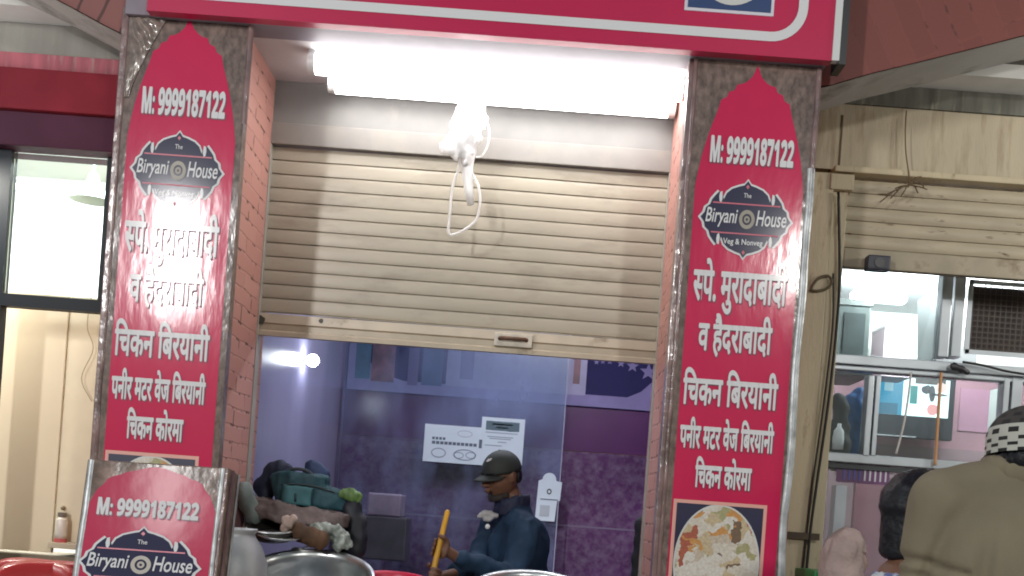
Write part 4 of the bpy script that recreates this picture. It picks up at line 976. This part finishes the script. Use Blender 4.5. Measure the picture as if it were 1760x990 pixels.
pc_ = W(470, 905, 4.86)
pan = thing('frying_pan', 'shallow blackened pan with pale rim among the bags', 'pan', pc_)
obj('bowl', MB().lathe([(0, -.06), (.08, -.055), (.125, 0), (.12, .0), (.075, -.045), (0, -.05)], pc_, 36, Vector((0, -.22, 1))), pan_m, pan, True)
obj('rim', MB().lathe([(.120, -.002), (.129, -.002), (.130, .005), (.121, .005)], pc_, 36, Vector((0, -.22, 1))), steel, pan, True)
tp = W(480, 925, 4.8)
tag(obj('steel_plate', MB().lathe([(0, 0), (.07, 0), (.098, .012), (.099, .016), (.068, .006), (0, .006)], tp, 36, Vector((.05, -.15, 1))), steel, None, True), 'small steel plate lying under the blackened pan', 'plate')
def soft(mb, cx, cy, Y, sx, sy, sz, ang=0):
    """a box that the remesh rounds into a stuffed bag or folded cloth"""
    q = MB().box(-sx/2, sx/2, -sy/2, sy/2, -sz/2, sz/2); m_ = Matrix.Rotation(ang, 3, 'Y'); c = W(cx, cy, Y)
    return mb.add([c+m_ @ v for v in q.v], q.f)
cbm = MB(); soft(cbm, 520, 882, 5.0, .40, .22, .055, R(7)); soft(cbm, 500, 893, 5.0, .34, .24, .05, R(10)); soft(cbm, 440, 872, 5.0, .14, .2, .07, R(24)); soft(cbm, 580, 893, 5.0, .12, .2, .06, R(4))
tag(obj('cloth_bundle', remeshed(cbm, .009, 5, .016, 15, 3), mat('brown_sack', (.13, .10, .095), .8, var=.35, vscale=9, bump=.4), None, True), 'flat brown folded cloth under the teal bag', 'cloth')
teal = mat('teal_fabric', (.012, .055, .072), .7, var=.25, vscale=9, bump=.25, bscale=30)
tb0 = W(530, 872, 5.02)
tbg = thing('teal_bag', 'teal fabric bag with paler front pocket heaped on the brown cloth', 'bag', tb0)
tm = MB(); soft(tm, 520, 843, 5.06, .22, .16, .145, R(2)); soft(tm, 568, 858, 5.06, .17, .15, .085, R(10)); soft(tm, 488, 835, 5.06, .10, .14, .12, R(-12)); soft(tm, 600, 866, 5.06, .10, .13, .05, R(14))
obj('body', remeshed(tm, .008, 7, .016, 10, 2), teal, tbg, True)
pk = MB(); soft(pk, 511, 852, 4.965, .135, .03, .085, R(3))
obj('pocket', remeshed(pk, .006, 3, .004, 14, 5), mat('pale_teal', (.03, .11, .125), .7, var=.2, vscale=8), tbg, True)
obj('seam', MB().tube(smooth_path(PW([(484, 833), (511, 832), (540, 836), (575, 846)], 4.968)), .004, 6), mat('dark_seam', (.01, .02, .025), .6), tbg, True)
obj('pull_tab', MB().tube(PW([(507, 848), (507, 862)], 4.945), .004, 6), mat('dark_seam', (.01, .02, .025), .6), tbg, True)
obj('strap', MB().tube(smooth_path(PW([(478, 826), (490, 812), (512, 806), (532, 812), (542, 826)], 5.0)), .008, 8), mat('dark_strap', (.012, .02, .03), .7), tbg, True)
lumps('dark_bag', [(452, 835, .05), (468, 815, .05), (480, 808, .045), (490, 806, .04), (458, 850, .045)], 5.12, .011, mat('navy_bag', (.012, .02, .05), .7, var=.3), 'dark navy bag slumped behind the left of the teal bag', 'bag', seed=7)
lumps('dark_bag', [(535, 802, .035), (545, 812, .04), (556, 818, .035), (530, 815, .035)], 5.14, .010, mat('blue_bag', (.02, .04, .11), .7, var=.3), 'small dark blue bag peaked above the teal bag', 'bag', seed=9)
lumps('dark_bag', [(606, 872, .045), (612, 895, .05), (610, 920, .055), (605, 945, .06)], 5.0, .012, mat('black_bag', (.012, .014, .022), .6, var=.3), 'tall black bag at the right end of the heap', 'bag', seed=11)
lumps('leaf_bunch', [(592, 848, .025), (604, 850, .03), (614, 855, .026), (608, 857, .02)], 4.98, .007, mat('leaf_green', (.11, .20, .06), .6, var=.5, vscale=20), 'small bright green bunch on top of the black bag', 'greens', .01, 25, seed=5)
lumps('cloth_bundle', [(500, 905, .032), (515, 914, .042), (535, 924, .045), (552, 930, .042)], 4.8, .009, mat('dark_brown_cloth', (.09, .045, .022), .8, var=.5, vscale=12), 'dark brown cloth lying over the blackened pan', 'cloth', .010, 16, seed=12)
lumps('paper_wrap', [(492, 892, .022), (497, 902, .02), (504, 893, .02), (488, 908, .018)], 4.77, .006, mat('pink_paper', (.36, .27, .23), .7, var=.3), 'crumpled pinkish paper on the edge of the blackened pan', 'paper', .009, 30, seed=6)
lumps('foil_bundle', [(540, 906, .025), (558, 910, .032), (575, 917, .036), (590, 927, .034), (580, 936, .028), (600, 936, .022)], 4.85, .006, mat('pale_foil', (.27, .30, .27), .45, .1, var=.5, vscale=16, bump=.6, bscale=30), 'crumpled pale grey bundle beside the dark brown cloth', 'bundle', .016, 26, seed=8)
lumps('grey_cloth', [(425, 850, .04), (430, 872, .045), (436, 888, .04), (420, 838, .03)], 4.9, .010, mat('grey_green_cloth', (.16, .20, .19), .8, var=.35, vscale=12), 'grey green cloth tucked in at the foot of the left pier', 'cloth', .014, 15, seed=13)
ld = thing('ladle', 'small steel ladle end standing behind the big pot', 'ladle', W(512, 944, 4.9))
obj('bowl', MB().ball(W(512, 945, 4.9), (.03, .02, .012), 16, 8), steel, ld, True)
obj('handle', MB().tube(smooth_path(PW([(514, 946), (528, 940), (536, 938)], 4.9)), .005, 8), steel, ld, True)
vessel('plastic_tub', W(668, 1000, 4.95), .17, .18, R(9), mat('red_tub', (.55, .02, .06), .35, var=.08), 'red plastic tub right of the big steel pot', 'tub', handles=False)
lumps('hanging_bag', [(1106, 905, .055), (1108, 930, .065), (1108, 960, .07), (1108, 990, .072), (1107, 1020, .07)], 5.35, .012, mat('black_cloth', (.010, .011, .016), .7, var=.3), 'black bag hanging against the inside of the right pier', 'bag', .006, 8, seed=15)
sb = thing('stool_boxes', 'dim stacked boxes behind the heap of bags', 'boxes', W(650, 940, 6.3))
for (x0_, y0_, x1_, y1_), c_b in (((630, 850, 690, 885), (.20, .17, .25)), ((615, 890, 700, 960), (.05, .05, .07))):
    a, b = W(x0_, y1_, 6.3), W(x1_, y0_, 6.3)
    obj('box', MB().box(a.x, b.x, 6.3, 6.55, a.z, b.z), mat('dim_box_%d' % x0_, c_b, .5, var=.3), sb, bevel=.01)
green = mat('green_plastic', (.02, .22, .06), .4)
a, b = W(1392, 1040, 4.55), W(1442, 984, 4.55)
gc = thing('plastic_crate', 'green plastic crate edge at the foot of the cream pilaster', 'crate', ((a.x+b.x)/2, 4.55, .12))
obj('rim', MB().box(a.x, b.x+.02, 4.52, 4.85, b.z-.04, b.z), green, gc, bevel=.008)
obj('body', MB().box(a.x+.01, b.x+.01, 4.53, 4.84, .12, b.z-.041), green, gc, bevel=.008)

# ------------------------------------------------------------------ people
skin = mat('brown_skin', (.15, .07, .042), .6, var=.12, vscale=20)
skin_p = mat('pale_skin', (.36, .245, .21), .6, var=.12, vscale=14, dirt=(.26, .18, .16), dscale=7, dlo=.45, dhi=.75, spec=.25)
hair = mat('black_hair', (.008, .009, .013), .5, var=.4, vscale=60, bump=.2, bscale=90, spec=.3)
def Hm(c, yaw, pitch, roll=0):
    return Matrix.Translation(c) @ Matrix.Rotation(yaw, 4, 'Z') @ Matrix.Rotation(pitch, 4, 'X') @ Matrix.Rotation(roll, 4, 'Y')
def head_into(mb, H, s=1.0):
    """skull, jaw, nose, brow, lips, ears; the face looks along local -y"""
    vs = []; fs = []; seg, rings = 32, 24
    for i in range(rings+1):
        t = math.pi*i/rings
        for j in range(seg):
            a = 2*math.pi*j/seg
            x, y, z = math.sin(t)*math.cos(a), math.sin(t)*math.sin(a), math.cos(t)
            X, Y_, Z = x*.076, y*.096, z*.116
            if z < 0:
                k = -z; X *= 1-.22*k*k; 
                if y > 0: Y_ *= 1-.35*k
                else: Y_ *= 1-.05*k
            if y < -.3: Y_ *= .95
            g = lambda cx, cz, r: math.exp(-((X-cx)**2+(Z-cz)**2)/(r*r))
            if y < 0:
                Y_ -= .006*math.exp(-((Z-.028)/.012)**2)*max(0, 1-(X/.06)**2)       # brow
                Y_ += .011*(g(-.031, .006, .016)+g(.031, .006, .016))                    # eye sockets
                Y_ -= .006*(g(-.04, -.022, .02)+g(.04, -.022, .02))                      # cheeks
                Y_ -= .008*g(0, -.055, .018)                                               # lips
                Y_ -= .010*g(0, -.095, .02)                                                # chin
            vs.append(H @ Vector((X*s, Y_*s, Z*s)))
    for i in range(rings):
        for j in range(seg): fs.append((i*seg+j, (i+1)*seg+j, (i+1)*seg+(j+1) % seg, i*seg+(j+1) % seg))
    mb.add(vs, fs)
    P = lambda *p: H @ (Vector(p)*s)
    mb.cone(P(0, -.088, .018), P(0, -.113, -.022), .009*s, .013*s, 12)
    for sx in (-1, 1):
        mb.ball(P(sx*.012, -.100, -.026), .0095*s, 10, 6)
        rot = H.to_3x3() @ Matrix.Rotation(sx*.35, 3, 'Z')
        mb.ball(P(sx*.078, .012, -.002), (.010*s, .020*s, .032*s), 14, 8, rot)
    mb.ball(P(0, -.098, -.050), (.024*s, .010*s, .006*s), 12, 6, H.to_3x3()); mb.ball(P(0, -.096, -.060), (.021*s, .010*s, .006*s), 12, 6, H.to_3x3())
def eyes(root, H, s=1.0):
    for sx in (-1, 1):
        e_ = obj('eye', MB().ball(H @ (Vector((sx*.031, -.079, .007))*s), .0115*s, 14, 10), mat('eye_white', (.6, .56, .5), .3), root, True)
        obj('iris', MB().ball(H @ (Vector((sx*.031, -.0865, .005))*s), .0055*s, 10, 8), mat('iris_dark', (.01, .008, .006), .25), e_, True)
        br_ = [H @ (Vector((sx*(.014+.036*t), -.101+.016*t*t, .026+.006*math.sin(2.6*t)))*s) for t in (0, .3, .6, 1)]
        obj('eyebrow', MB().tube(br_, [.003*s, .0042*s, .004*s, .002*s], 8), hair, root, True)
def hand_on(mb, wrist, grip, axis, pd, side=1, r=.015):
    """palm with four fingers and a thumb closed around a bar that runs along axis through grip; pd points from bar to palm"""
    ax = Vector(axis).normalized(); pd = Vector(pd).normalized(); pd = (pd-ax*pd.dot(ax)).normalized(); q = ax.cross(pd)*side
    palm = grip+pd*(r+.014)
    mb.cone(Vector(wrist), palm, .024, .026, 12)
    rot = Matrix((q, pd, ax)).transposed()
    mb.ball(palm, (.030, .016, .043), 16, 10, rot)
    for i, ln in enumerate((.93, 1.0, .96, .8)):
        c = grip+ax*(.033-.022*i); rad = r+.010; fr_ = .0088*(1 if i < 3 else .88)
        prev = palm+ax*(.033-.022*i)+q*.022
        for a in (35, 85, 135, 185):
            A = R(a*ln); p = c+pd*(rad*math.cos(A))+q*(rad*math.sin(A))
            mb.cone(prev, p, fr_, fr_*.93, 10); prev = p
    prev = palm+ax*.03-q*.018
    for a, dz in ((-45, .040), (-95, .046), (-140, .050)):
        A = R(a); p = grip+ax*dz+pd*((r+.011)*math.cos(A))+q*((r+.011)*math.sin(A)); mb.cone(prev, p, .0115, .0098, 10); prev = p

# ---- the man in blue behind the pots
pm_ = thing('person', 'person in a dark blue jacket and black cap holding a yellow paddle handle', 'person', (W(890, 900, 5.45).x, 5.45, .14))
hc = W(862, 818, 5.42); H = Hm(hc, R(-50), R(16), R(2))
neck = W(886, 884, 5.44); chest = W(888, 945, 5.44); hip = Vector((chest.x+.05, 5.50, .98))
shN, shF = W(903, 908, 5.29), W(846, 902, 5.56)
elN, wrN = W(882, 992, 5.16), W(786, 958, 5.0)
hA, hB = W(768, 884, 4.99), W(733, 1030, 4.90)
hax = (hA-hB).normalized(); gN = hA.lerp(hB, .40)
elF, wrF = W(822, 968, 5.48), W(783, 985, 5.10); gF = hA.lerp(hB, .74)
body = MB(); head_into(body, H)
body.cone(H @ Vector((0, .03, -.08)), neck, .052, .06, 16)
body.cone(neck, chest, .07, .12, 16); body.cone(chest, hip, .12, .13, 16)
for a, b, c in ((shN, elN, wrN), (shF, elF, wrF)):
    body.cone(neck, a, .06, .05, 12); body.cone(a, b, .048, .038, 12); body.cone(b, c, .038, .026, 12)
hand_on(body, wrN, gN, hax, wrN-gN, 1); hand_on(body, wrF, gF, hax, wrF-gF, -1)
for s in (-1, 1):
    f = Vector((hip.x+.02*s, hip.y+.10*s, .18)); k_ = Vector((hip.x-.01, hip.y+.10*s, .56)); body.cone(hip+Vector((0, .08*s, 0)), k_, .085, .06, 14); body.cone(k_, f, .055, .04, 14); body.cone(f, f+Vector((-.15, -.02, -.01)), .042, .03, 12)
obj('body', remeshed(body, .0056, 1), skin, pm_, True)
eyes(pm_, H)
jk = MB()
jk.cone(neck+Vector((.005, 0, -.01)), chest, .085, .145, 18); jk.cone(chest, hip+Vector((0, 0, -.08)), .145, .155, 18); jk.ball(chest+Vector((.02, 0, -.02)), (.14, .17, .2), 20, 14)
for a, b, c in ((shN, elN, wrN), (shF, elF, wrF)):
    jk.cone(neck+Vector((0, 0, -.03)), a, .075, .072, 14); jk.cone(a, b, .072, .058, 14); jk.cone(b, b.lerp(c, .93), .058, .042, 14)
jkm = mat('navy_jacket', (.014, .036, .072), .75, var=.3, vscale=7, bump=.12, bscale=220, spec=.25)
jo = obj('jacket', remeshed(jk, .010, 2, .016, 9, 3), jkm, pm_, True)
col = MB(); cN = neck+Vector((-.022, -.004, .040))
for i in range(20):
    a = 2*math.pi*i/20; col.ball(cN+Vector((.075*math.cos(a), .075*math.sin(a), .018*math.cos(a)-.0)), (.014, .014, .050), 10, 7)
obj('collar', remeshed(col, .008, 2, .006, 18, 2), mat('navy_collar', (.008, .012, .04), .7, var=.2), jo, True)
lp = MB()
for x, y, r in ((830, 884, .018), (838, 882, .022), (848, 886, .02), (825, 888, .014), (838, 892, .02)): lp.ball(W(x, y, 5.34), (r*1.3, r, r*.8), 10, 7)
obj('lapel', remeshed(lp, .006, 1, .005, 30, 1), mat('grey_lapel', (.42, .41, .42), .7, var=.2), jo, True)
bdv = W(838, 905, 5.31)
obj('logo', MB().ball(bdv, (.012, .008, .013), 12, 8), mat('logo_white', (.75, .75, .75), .5), jo, True)
# trousers and shoes
tr_ = MB()
for s in (-1, 1):
    k_ = Vector((hip.x-.01, hip.y+.10*s, .56)); tr_.cone(hip+Vector((0, .07*s, -.02)), k_, .115, .08, 14); tr_.cone(k_, Vector((hip.x+.01, hip.y+.10*s, .22)), .08, .06, 14)
obj('trousers', remeshed(tr_, .012, 2, .008), mat('dark_trousers', (.02, .02, .025), .8), pm_, True)
# cap
def cap_on(root, H, m, brim=True, s=1.0, lo=.012, name='cap', flat=1.0):
    vs = []; fs = []; seg, rings = 36, 12
    for i in range(rings+1):
        t = (math.pi/2+.12)*i/rings
        for j in range(seg):
            a = 2*math.pi*j/seg; vs.append(H @ (Vector((  .082*math.sin(t)*math.cos(a), .101*math.sin(t)*math.sin(a)+.006, .030+.092*flat*math.cos(t)))*s))
    for i in range(rings):
        for j in range(seg): fs.append((i*seg+j, (i+1)*seg+j, (i+1)*seg+(j+1) % seg, i*seg+(j+1) % seg))
    mb = MB().add(vs, fs)
    o = obj(name, mb, m, root, True); sd = o.modifiers.new('s', 'SOLIDIFY'); sd.thickness = .005*s; sd.offset = 0
    if brim:
        vs = []; fs = []; NA, NR = 16, 5
        for i in range(NA+1):
            a = R(-160+140*i/NA)
            for j in range(NR+1):
                k = j/NR; f = max(0, -math.sin(a))
                x = .084*math.cos(a)*(1-.1*k); y = .102*math.sin(a)+.006-k*.066*f**.6
                vs.append(H @ (Vector((x, y, .026-.016*k-(x/.084)**2*.020))*s))
        for i in range(NA):
            for j in range(NR): fs.append((i*(NR+1)+j, i*(NR+1)+j+1, (i+1)*(NR+1)+j+1, (i+1)*(NR+1)+j))
        b = obj('brim', MB().add(vs, fs), m, o, True); sd = b.modifiers.new('s', 'SOLIDIFY'); sd.thickness = .005
        obj('button', MB().ball(H @ Vector((0, .006, .122)), .006, 10, 6), m, o, True)
    return o
cp = cap_on(pm_, H, mat('black_cap', (.022, .027, .024), .7, var=.2, vscale=10))
lgv = []
for u, w in ((-.022, -.008), (-.006, -.012), (.020, -.002), (.026, .012), (.008, .012), (-.004, .006), (-.012, .012)):
    t = .86-w*9; a = -math.pi/2+u*9.5+.15
    lgv.append(H @ Vector((.0855*math.sin(t)*math.cos(a), .1045*math.sin(t)*math.sin(a)+.006, .030+.0955*math.cos(t))))
obj('logo', MB().plate(lgv), mat('logo_pale', (.55, .53, .52), .6), cp)
hr = MB()
for i in range(12):
    a = R(28+124*i/11); hr.ball(H @ Vector((.076*math.cos(a), .094*math.sin(a)+.004, .000-.02*math.sin(a))), (.010, .012, .034), 8, 6)
obj('hair', remeshed(hr, .006, 1, .003, 60), hair, pm_, True)
bd = MB()
for i in range(9):
    a = R(-155+130*i/8); bd.ball(H @ Vector((.058*math.cos(a), .080*math.sin(a)+.006, -.080-.016*math.sin(-a))), (.013, .011, .020), 8, 6)
obj('beard', remeshed(bd, .005, 1, .002, 60), mat('beard', (.02, .014, .012), .8), pm_, True)
# the paddle he holds
pad = thing('wooden_paddle', 'yellow wooden paddle handle held by the man in blue', 'paddle', hB)
yel = mat('yellow_handle', (.56, .29, .02), .45, var=.18, vscale=12)
obj('handle', MB().tube([hA+hax*.02, hA+hax*.012, hA.lerp(hB, .3), hA.lerp(hB, .6), hB, hB-hax*.3], [.006, .0115, .0125, .0135, .0145, .015], 14), yel, pad, True)
bld_ = hB-hax*.3
obj('blade', MB().prism([bld_+Vector((-.04, 0, 0)), bld_+Vector((.04, 0, 0)), bld_+Vector((.03, 0, -.10)), bld_+Vector((-.03, 0, -.10))], (0, .012, 0)), yel, pad, bevel=.004)

# ---- the man in the khaki coat, seen from behind
YK = 2.4
khaki = mat('khaki_coat', (.19, .165, .115), .85, var=.14, vscale=5, bump=.08, bscale=240, spec=.2)
pk_ = thing('person', 'person seen from behind in a khaki coat and black and white knitted cap', 'person', (W(1775, 900, YK).x, YK, .12))
hc = W(1769, 801, YK); H = Hm(hc, R(172), R(4))
nk = W(1768, 822, YK); ch = W(1775, 950, YK+.02); hp_ = Vector((ch.x, YK+.03, .95))
sL, sR = W(1622, 862, YK), nk+Vector((.21, .0, -.075)); eL, eR = W(1580, 1075, YK+.06), sR+Vector((.05, .06, -.27)); wL, wR = eL+Vector((.05, .22, -.05)), eR+Vector((-.05, .22, -.05))
bo = MB(); head_into(bo, H, .96); bo.cone(H @ Vector((0, .02, -.06)), nk+Vector((0, .02, -.05)), .055, .062, 16); bo.cone(nk, ch, .08, .13, 16); bo.cone(ch, hp_, .13, .13, 16)
for a, b, c in ((sL, eL, wL), (sR, eR, wR)):
    bo.cone(nk, a, .06, .05, 12); bo.cone(a, b, .048, .038, 12); bo.cone(b, c, .038, .026, 12)
    bar_ax = Vector((0, 0, 1)); hand_on(bo, c, c+Vector((0, .08, 0)), bar_ax, Vector((0, -1, 0)), 1, .012)
for s in (-1, 1):
    k_ = Vector((hp_.x+.09*s, YK-.01, .52)); f = Vector((hp_.x+.10*s, YK+.03, .18)); bo.cone(hp_+Vector((.08*s, 0, 0)), k_, .09, .06, 14); bo.cone(k_, f, .055, .042, 14); bo.cone(f, f+Vector((0, .16, -.02)), .042, .03, 12)
obj('body', remeshed(bo, .007, 1), skin, pk_, True)
kc = MB()
kc.ball(nk+Vector((0, .0, -.17)), (.205, .125, .21), 24, 16); kc.cone(ch, hp_+Vector((0, 0, -.15)), .16, .18, 20); kc.ball(ch+Vector((0, 0, -.1)), (.205, .135, .32), 24, 16)
for a, b, c, sg in ((sL, eL, wL, -1), (sR, eR, wR, 1)):
    kc.cone(nk+Vector((.05*sg, 0, -.012)), a, .060, .070, 16); kc.cone(a, b, .074, .066, 16); kc.cone(b, b.lerp(c, .9), .066, .05, 14)
def kf(p):
    x = (p.x-nk.x); dz = nk.z-p.z; d = 0
    for x0_, sl, wd_, am_ in ((-.10, -.10, .016, .015), (-.02, .05, .02, .011), (.035, .16, .018, .014), (.12, .1, .02, .012), (-.155, -.28, .014, .016)):
        u = (x-x0_-sl*dz)/wd_; d -= 1.15*am_*math.exp(-u*u)*min(1, max(0, (dz-.06)*6))
    for zc_, am_ in ((.205, .014), (.235, .010)):
        d -= am_*math.exp(-((dz-zc_-.25*(x+.19))/.010)**2)*(1 if -.26 < x < -.14 else 0)
    return d
ko = obj('coat', remeshed(kc, .0085, 4, .0045, 4, 2, kf), khaki, pk_, True)
kcol = MB()
for i in range(24):
    a = 2*math.pi*i/24; kcol.ball(nk+Vector((.084*math.cos(a), .080*math.sin(a)+.006, .012)), (.020, .020, .034), 10, 7)
obj('collar', remeshed(kcol, .007, 2, .004, 14, 2), khaki, ko, True)
tr2 = MB()
for s in (-1, 1):
    k_ = Vector((hp_.x+.09*s, YK-.01, .52)); tr2.cone(hp_+Vector((.07*s, 0, 0)), k_, .12, .085, 14); tr2.cone(k_, Vector((hp_.x+.1*s, YK+.02, .22)), .085, .07, 14)
obj('trousers', remeshed(tr2, .014, 2, .008), mat('dark_trousers', (.02, .02, .025), .8), pk_, True)
# knitted cap with rows of dark lozenges
knit = bpy.data.materials.new('knitted_cap'); knit.use_nodes = True
n = knit.node_tree.nodes; L = knit.node_tree.links; p = n['Principled BSDF']; p.inputs['Roughness'].default_value = .85
uv = n.new('ShaderNodeUVMap'); sx_ = n.new('ShaderNodeSeparateXYZ'); L.new(uv.outputs[0], sx_.inputs[0])
def mth(op, a, b=None):
    m = n.new('ShaderNodeMath'); m.operation = op
    for i, v in enumerate((a, b)):
        if v is None: continue
        if isinstance(v, (int, float)): m.inputs[i].default_value = v
        else: L.new(v, m.inputs[i])
    return m.outputs[0]
row = mth('MULTIPLY', sx_.outputs[1], 9.0); rowf = mth('FLOOR', row); half_ = mth('MULTIPLY', mth('MODULO', rowf, 2), .5)
colx = mth('FRACT', mth('ADD', mth('MULTIPLY', sx_.outputs[0], 13.0), half_)); rowx = mth('FRACT', row)
dk1 = mth('LESS_THAN', colx, .5); dk2 = mth('GREATER_THAN', rowx, .42); spot = mth('MULTIPLY', dk1, dk2)
top_ = mth('LESS_THAN', sx_.outputs[1], .555)
mA = n.new('ShaderNodeMixRGB'); mA.inputs[1].default_value = (.52, .53, .48, 1); mA.inputs[2].default_value = (.018, .018, .02, 1); L.new(spot, mA.inputs[0])
mB = n.new('ShaderNodeMixRGB'); mB.inputs[1].default_value = (.055, .05, .048, 1); mB.inputs[2].default_value = (.020, .019, .02, 1); L.new(spot, mB.inputs[0])
mC = n.new('ShaderNodeMixRGB'); L.new(top_, mC.inputs[0]); L.new(mA.outputs[0], mC.inputs[1]); L.new(mB.outputs[0], mC.inputs[2])
L.new(mC.outputs[0], p.inputs['Base Color'])
nb = n.new('ShaderNodeTexNoise'); nb.inputs['Scale'].default_value = 160; bp_ = n.new('ShaderNodeBump'); bp_.inputs['Strength'].default_value = .6; bp_.inputs['Distance'].default_value = .004; L.new(nb.outputs[0], bp_.inputs['Height']); L.new(bp_.outputs[0], p.inputs['Normal'])
vs = []; fs = []; uvs = []; seg, rings = 48, 20
for i in range(rings+1):
    k = i/rings; t = 1.62*min(1, k/.72); drop = max(0, k-.72)/.28*.030
    for j in range(seg):
        a = 2*math.pi*j/seg; vs.append(H @ Vector((.090*math.sin(t)*math.cos(a), .107*math.sin(t)*math.sin(a)+.004, .052+.078*math.cos(t)-drop)))
for i in range(rings):
    for j in range(seg): fs.append((i*seg+j, (i+1)*seg+j, (i+1)*seg+(j+1) % seg, i*seg+(j+1) % seg))
kme = bpy.data.meshes.new('cap'); base = WLOC[pk_.name]; kme.from_pydata([v-base for v in vs], [], fs)
ul = kme.uv_layers.new(name='UVMap')
for f in kme.polygons:
    f.use_smooth = True; i, j = divmod(f.index, seg)
    for li, (di, dj) in zip(f.loop_indices, ((0, 0), (1, 0), (1, 1), (0, 1))): ul.data[li].uv = ((j+dj)/seg, (i+di)/rings)
kme.materials.append(knit); kcap = bpy.data.objects.new('cap', kme); COL.objects.link(kcap); kcap.parent = pk_; WLOC[kcap.name] = base
hk = MB()
for i in range(16):
    a = R(-8+196*i/15); hk.ball(H @ Vector((.076*math.cos(a), .090*math.sin(a)+.004, .004)), (.010, .011, .022), 8, 6)
obj('hair', remeshed(hk, .006, 1, .003, 60), hair, pk_, True)

# ---- two people standing at the right window
def onlooker(hp0, Y, yaw, pitch, sk, shirt_m, label, has_hair, s=1.0, nkoff=(0, 0), shirt_name='shirt', cover=None):
    hc = W(*hp0, Y); H = Hm(hc, yaw, pitch)
    root = thing('person', label, 'person', (hc.x, Y, .12))
    nk = hc+Vector((nkoff[0], nkoff[1], -.205)); ch = nk+Vector((nkoff[0]*.6, nkoff[1]*.6, -.26)); hp1 = Vector((ch.x, ch.y, max(.35, ch.z-.33)))
    rt = Matrix.Rotation(yaw, 3, 'Z') @ Vector((1, 0, 0)); fw = Matrix.Rotation(yaw, 3, 'Z') @ Vector((0, -1, 0))
    b = MB(); head_into(b, H, s); b.cone(H @ Vector((0, .02, -.08)), nk, .052, .06, 14); b.cone(nk, ch, .08, .12, 14); b.cone(ch, hp1, .12, .12, 14)
    sj = MB(); sj.ball(nk+Vector((0, 0, -.16)), (.18, .16, .19), 20, 12); sj.cone(ch, hp1, .16, .15, 18)
    for sg in (-1, 1):
        sh_ = nk+rt*(.17*sg)+Vector((0, 0, -.06)); el = sh_+rt*(.05*sg)+Vector((0, 0, -.27)); wr_ = el+fw*.22+Vector((0, 0, .02))
        b.cone(nk, sh_, .055, .045, 12); b.cone(sh_, el, .045, .036, 12); b.cone(el, wr_, .036, .025, 12)
        hand_on(b, wr_, wr_+fw*.07, Vector((0, 0, 1)), -fw, sg, .012)
        sj.cone(nk+rt*.04*sg+Vector((0, 0, -.02)), sh_, .058, .064, 14); sj.cone(sh_, el, .066, .056, 14)
        kn_ = Vector((hp1.x, hp1.y, hp1.z*.55))+rt*.09*sg+fw*.03; ft = Vector((hp1.x, hp1.y, .17))+rt*.10*sg
        b.cone(hp1+rt*.08*sg, kn_, .08, .055, 12); b.cone(kn_, ft, .05, .04, 12); b.cone(ft, ft+fw*.15, .04, .03, 10)
    obj('body', remeshed(b, .008, 1), sk, root, True); eyes(root, H, s)
    so = obj(shirt_name, remeshed(sj, .011, 2, .010, 8, 5), shirt_m, root, True)
    cl = MB()
    for i in range(18):
        a = 2*math.pi*i/18; cl.ball(nk+Vector((.072*math.cos(a), .072*math.sin(a), .010)), (.018, .018, .026), 8, 6)
    obj('collar', remeshed(cl, .007, 2), shirt_m, so, True)
    if cover:
        cv = MB()
        for i in range(9):
            for j in range(14):
                t = .1+1.5*i/8; a = R(360*j/14)
                if t > 1.25 and not 5 < 360*j/14 < 175: continue
                cv.ball(H @ Vector((.074*math.sin(t)*math.cos(a), .094*math.sin(t)*math.sin(a)+.004, .008+.108*math.cos(t))), .018, 8, 6)
        for j in range(9):
            a = R(15+150*j/8)
            for zz_ in (-.02, -.05, -.08, -.11): cv.ball(H @ Vector((.070*math.cos(a), .086*math.sin(a)+.004, zz_)), (.02, .02, .024), 8, 6)
        obj('head_cloth', remeshed(cv, .008, 3, .010, 14, 2), cover, root, True)
    if has_hair:
        h_ = MB()
        for i in range(9):
            for j in range(12):
                t = .16+1.25*i/8; a = R(10+160*j/11) if t > .8 else R(360*j/12)
                h_.ball(H @ (Vector((.076*math.sin(t)*math.cos(a), .098*math.sin(t)*math.sin(a)+.006, .012+.110*math.cos(t)))*s), .023*s, 8, 6)
        for j in range(9):
            a = R(36+108*j/8)
            for zz_ in (.02, -.01, -.04, -.07, -.095): h_.ball(H @ (Vector((.066*math.cos(a), .088*math.sin(a)+.006, zz_))*s), (.024, .024, .03), 8, 6)
        obj('hair', remeshed(h_, .008, 5, .004, 30), hair, root, True)
    return root
shirt_w = mat('patterned_shirt', (.50, .54, .58), .7, dirt=(.10, .13, .30), dscale=22, dlo=.52, dhi=.58)
onlooker((1580, 890), 3.45, R(104), R(-2), skin, shirt_w, 'dark haired person in a white and blue patterned shirt behind the khaki coat', True, 1.06, (-.05, -.02))
onlooker((1451, 966), 4.3, R(150), R(8), skin_p, mat('rose_shirt', (.34, .20, .21), .7, var=.15), 'person with a pale dusty pink head cloth beside the cream pilaster', False, 1.0, (0, 0), cover=mat('dusty_pink_cloth', (.38, .29, .27), .85, var=.2, vscale=9, bump=.4, bscale=90, spec=.2))
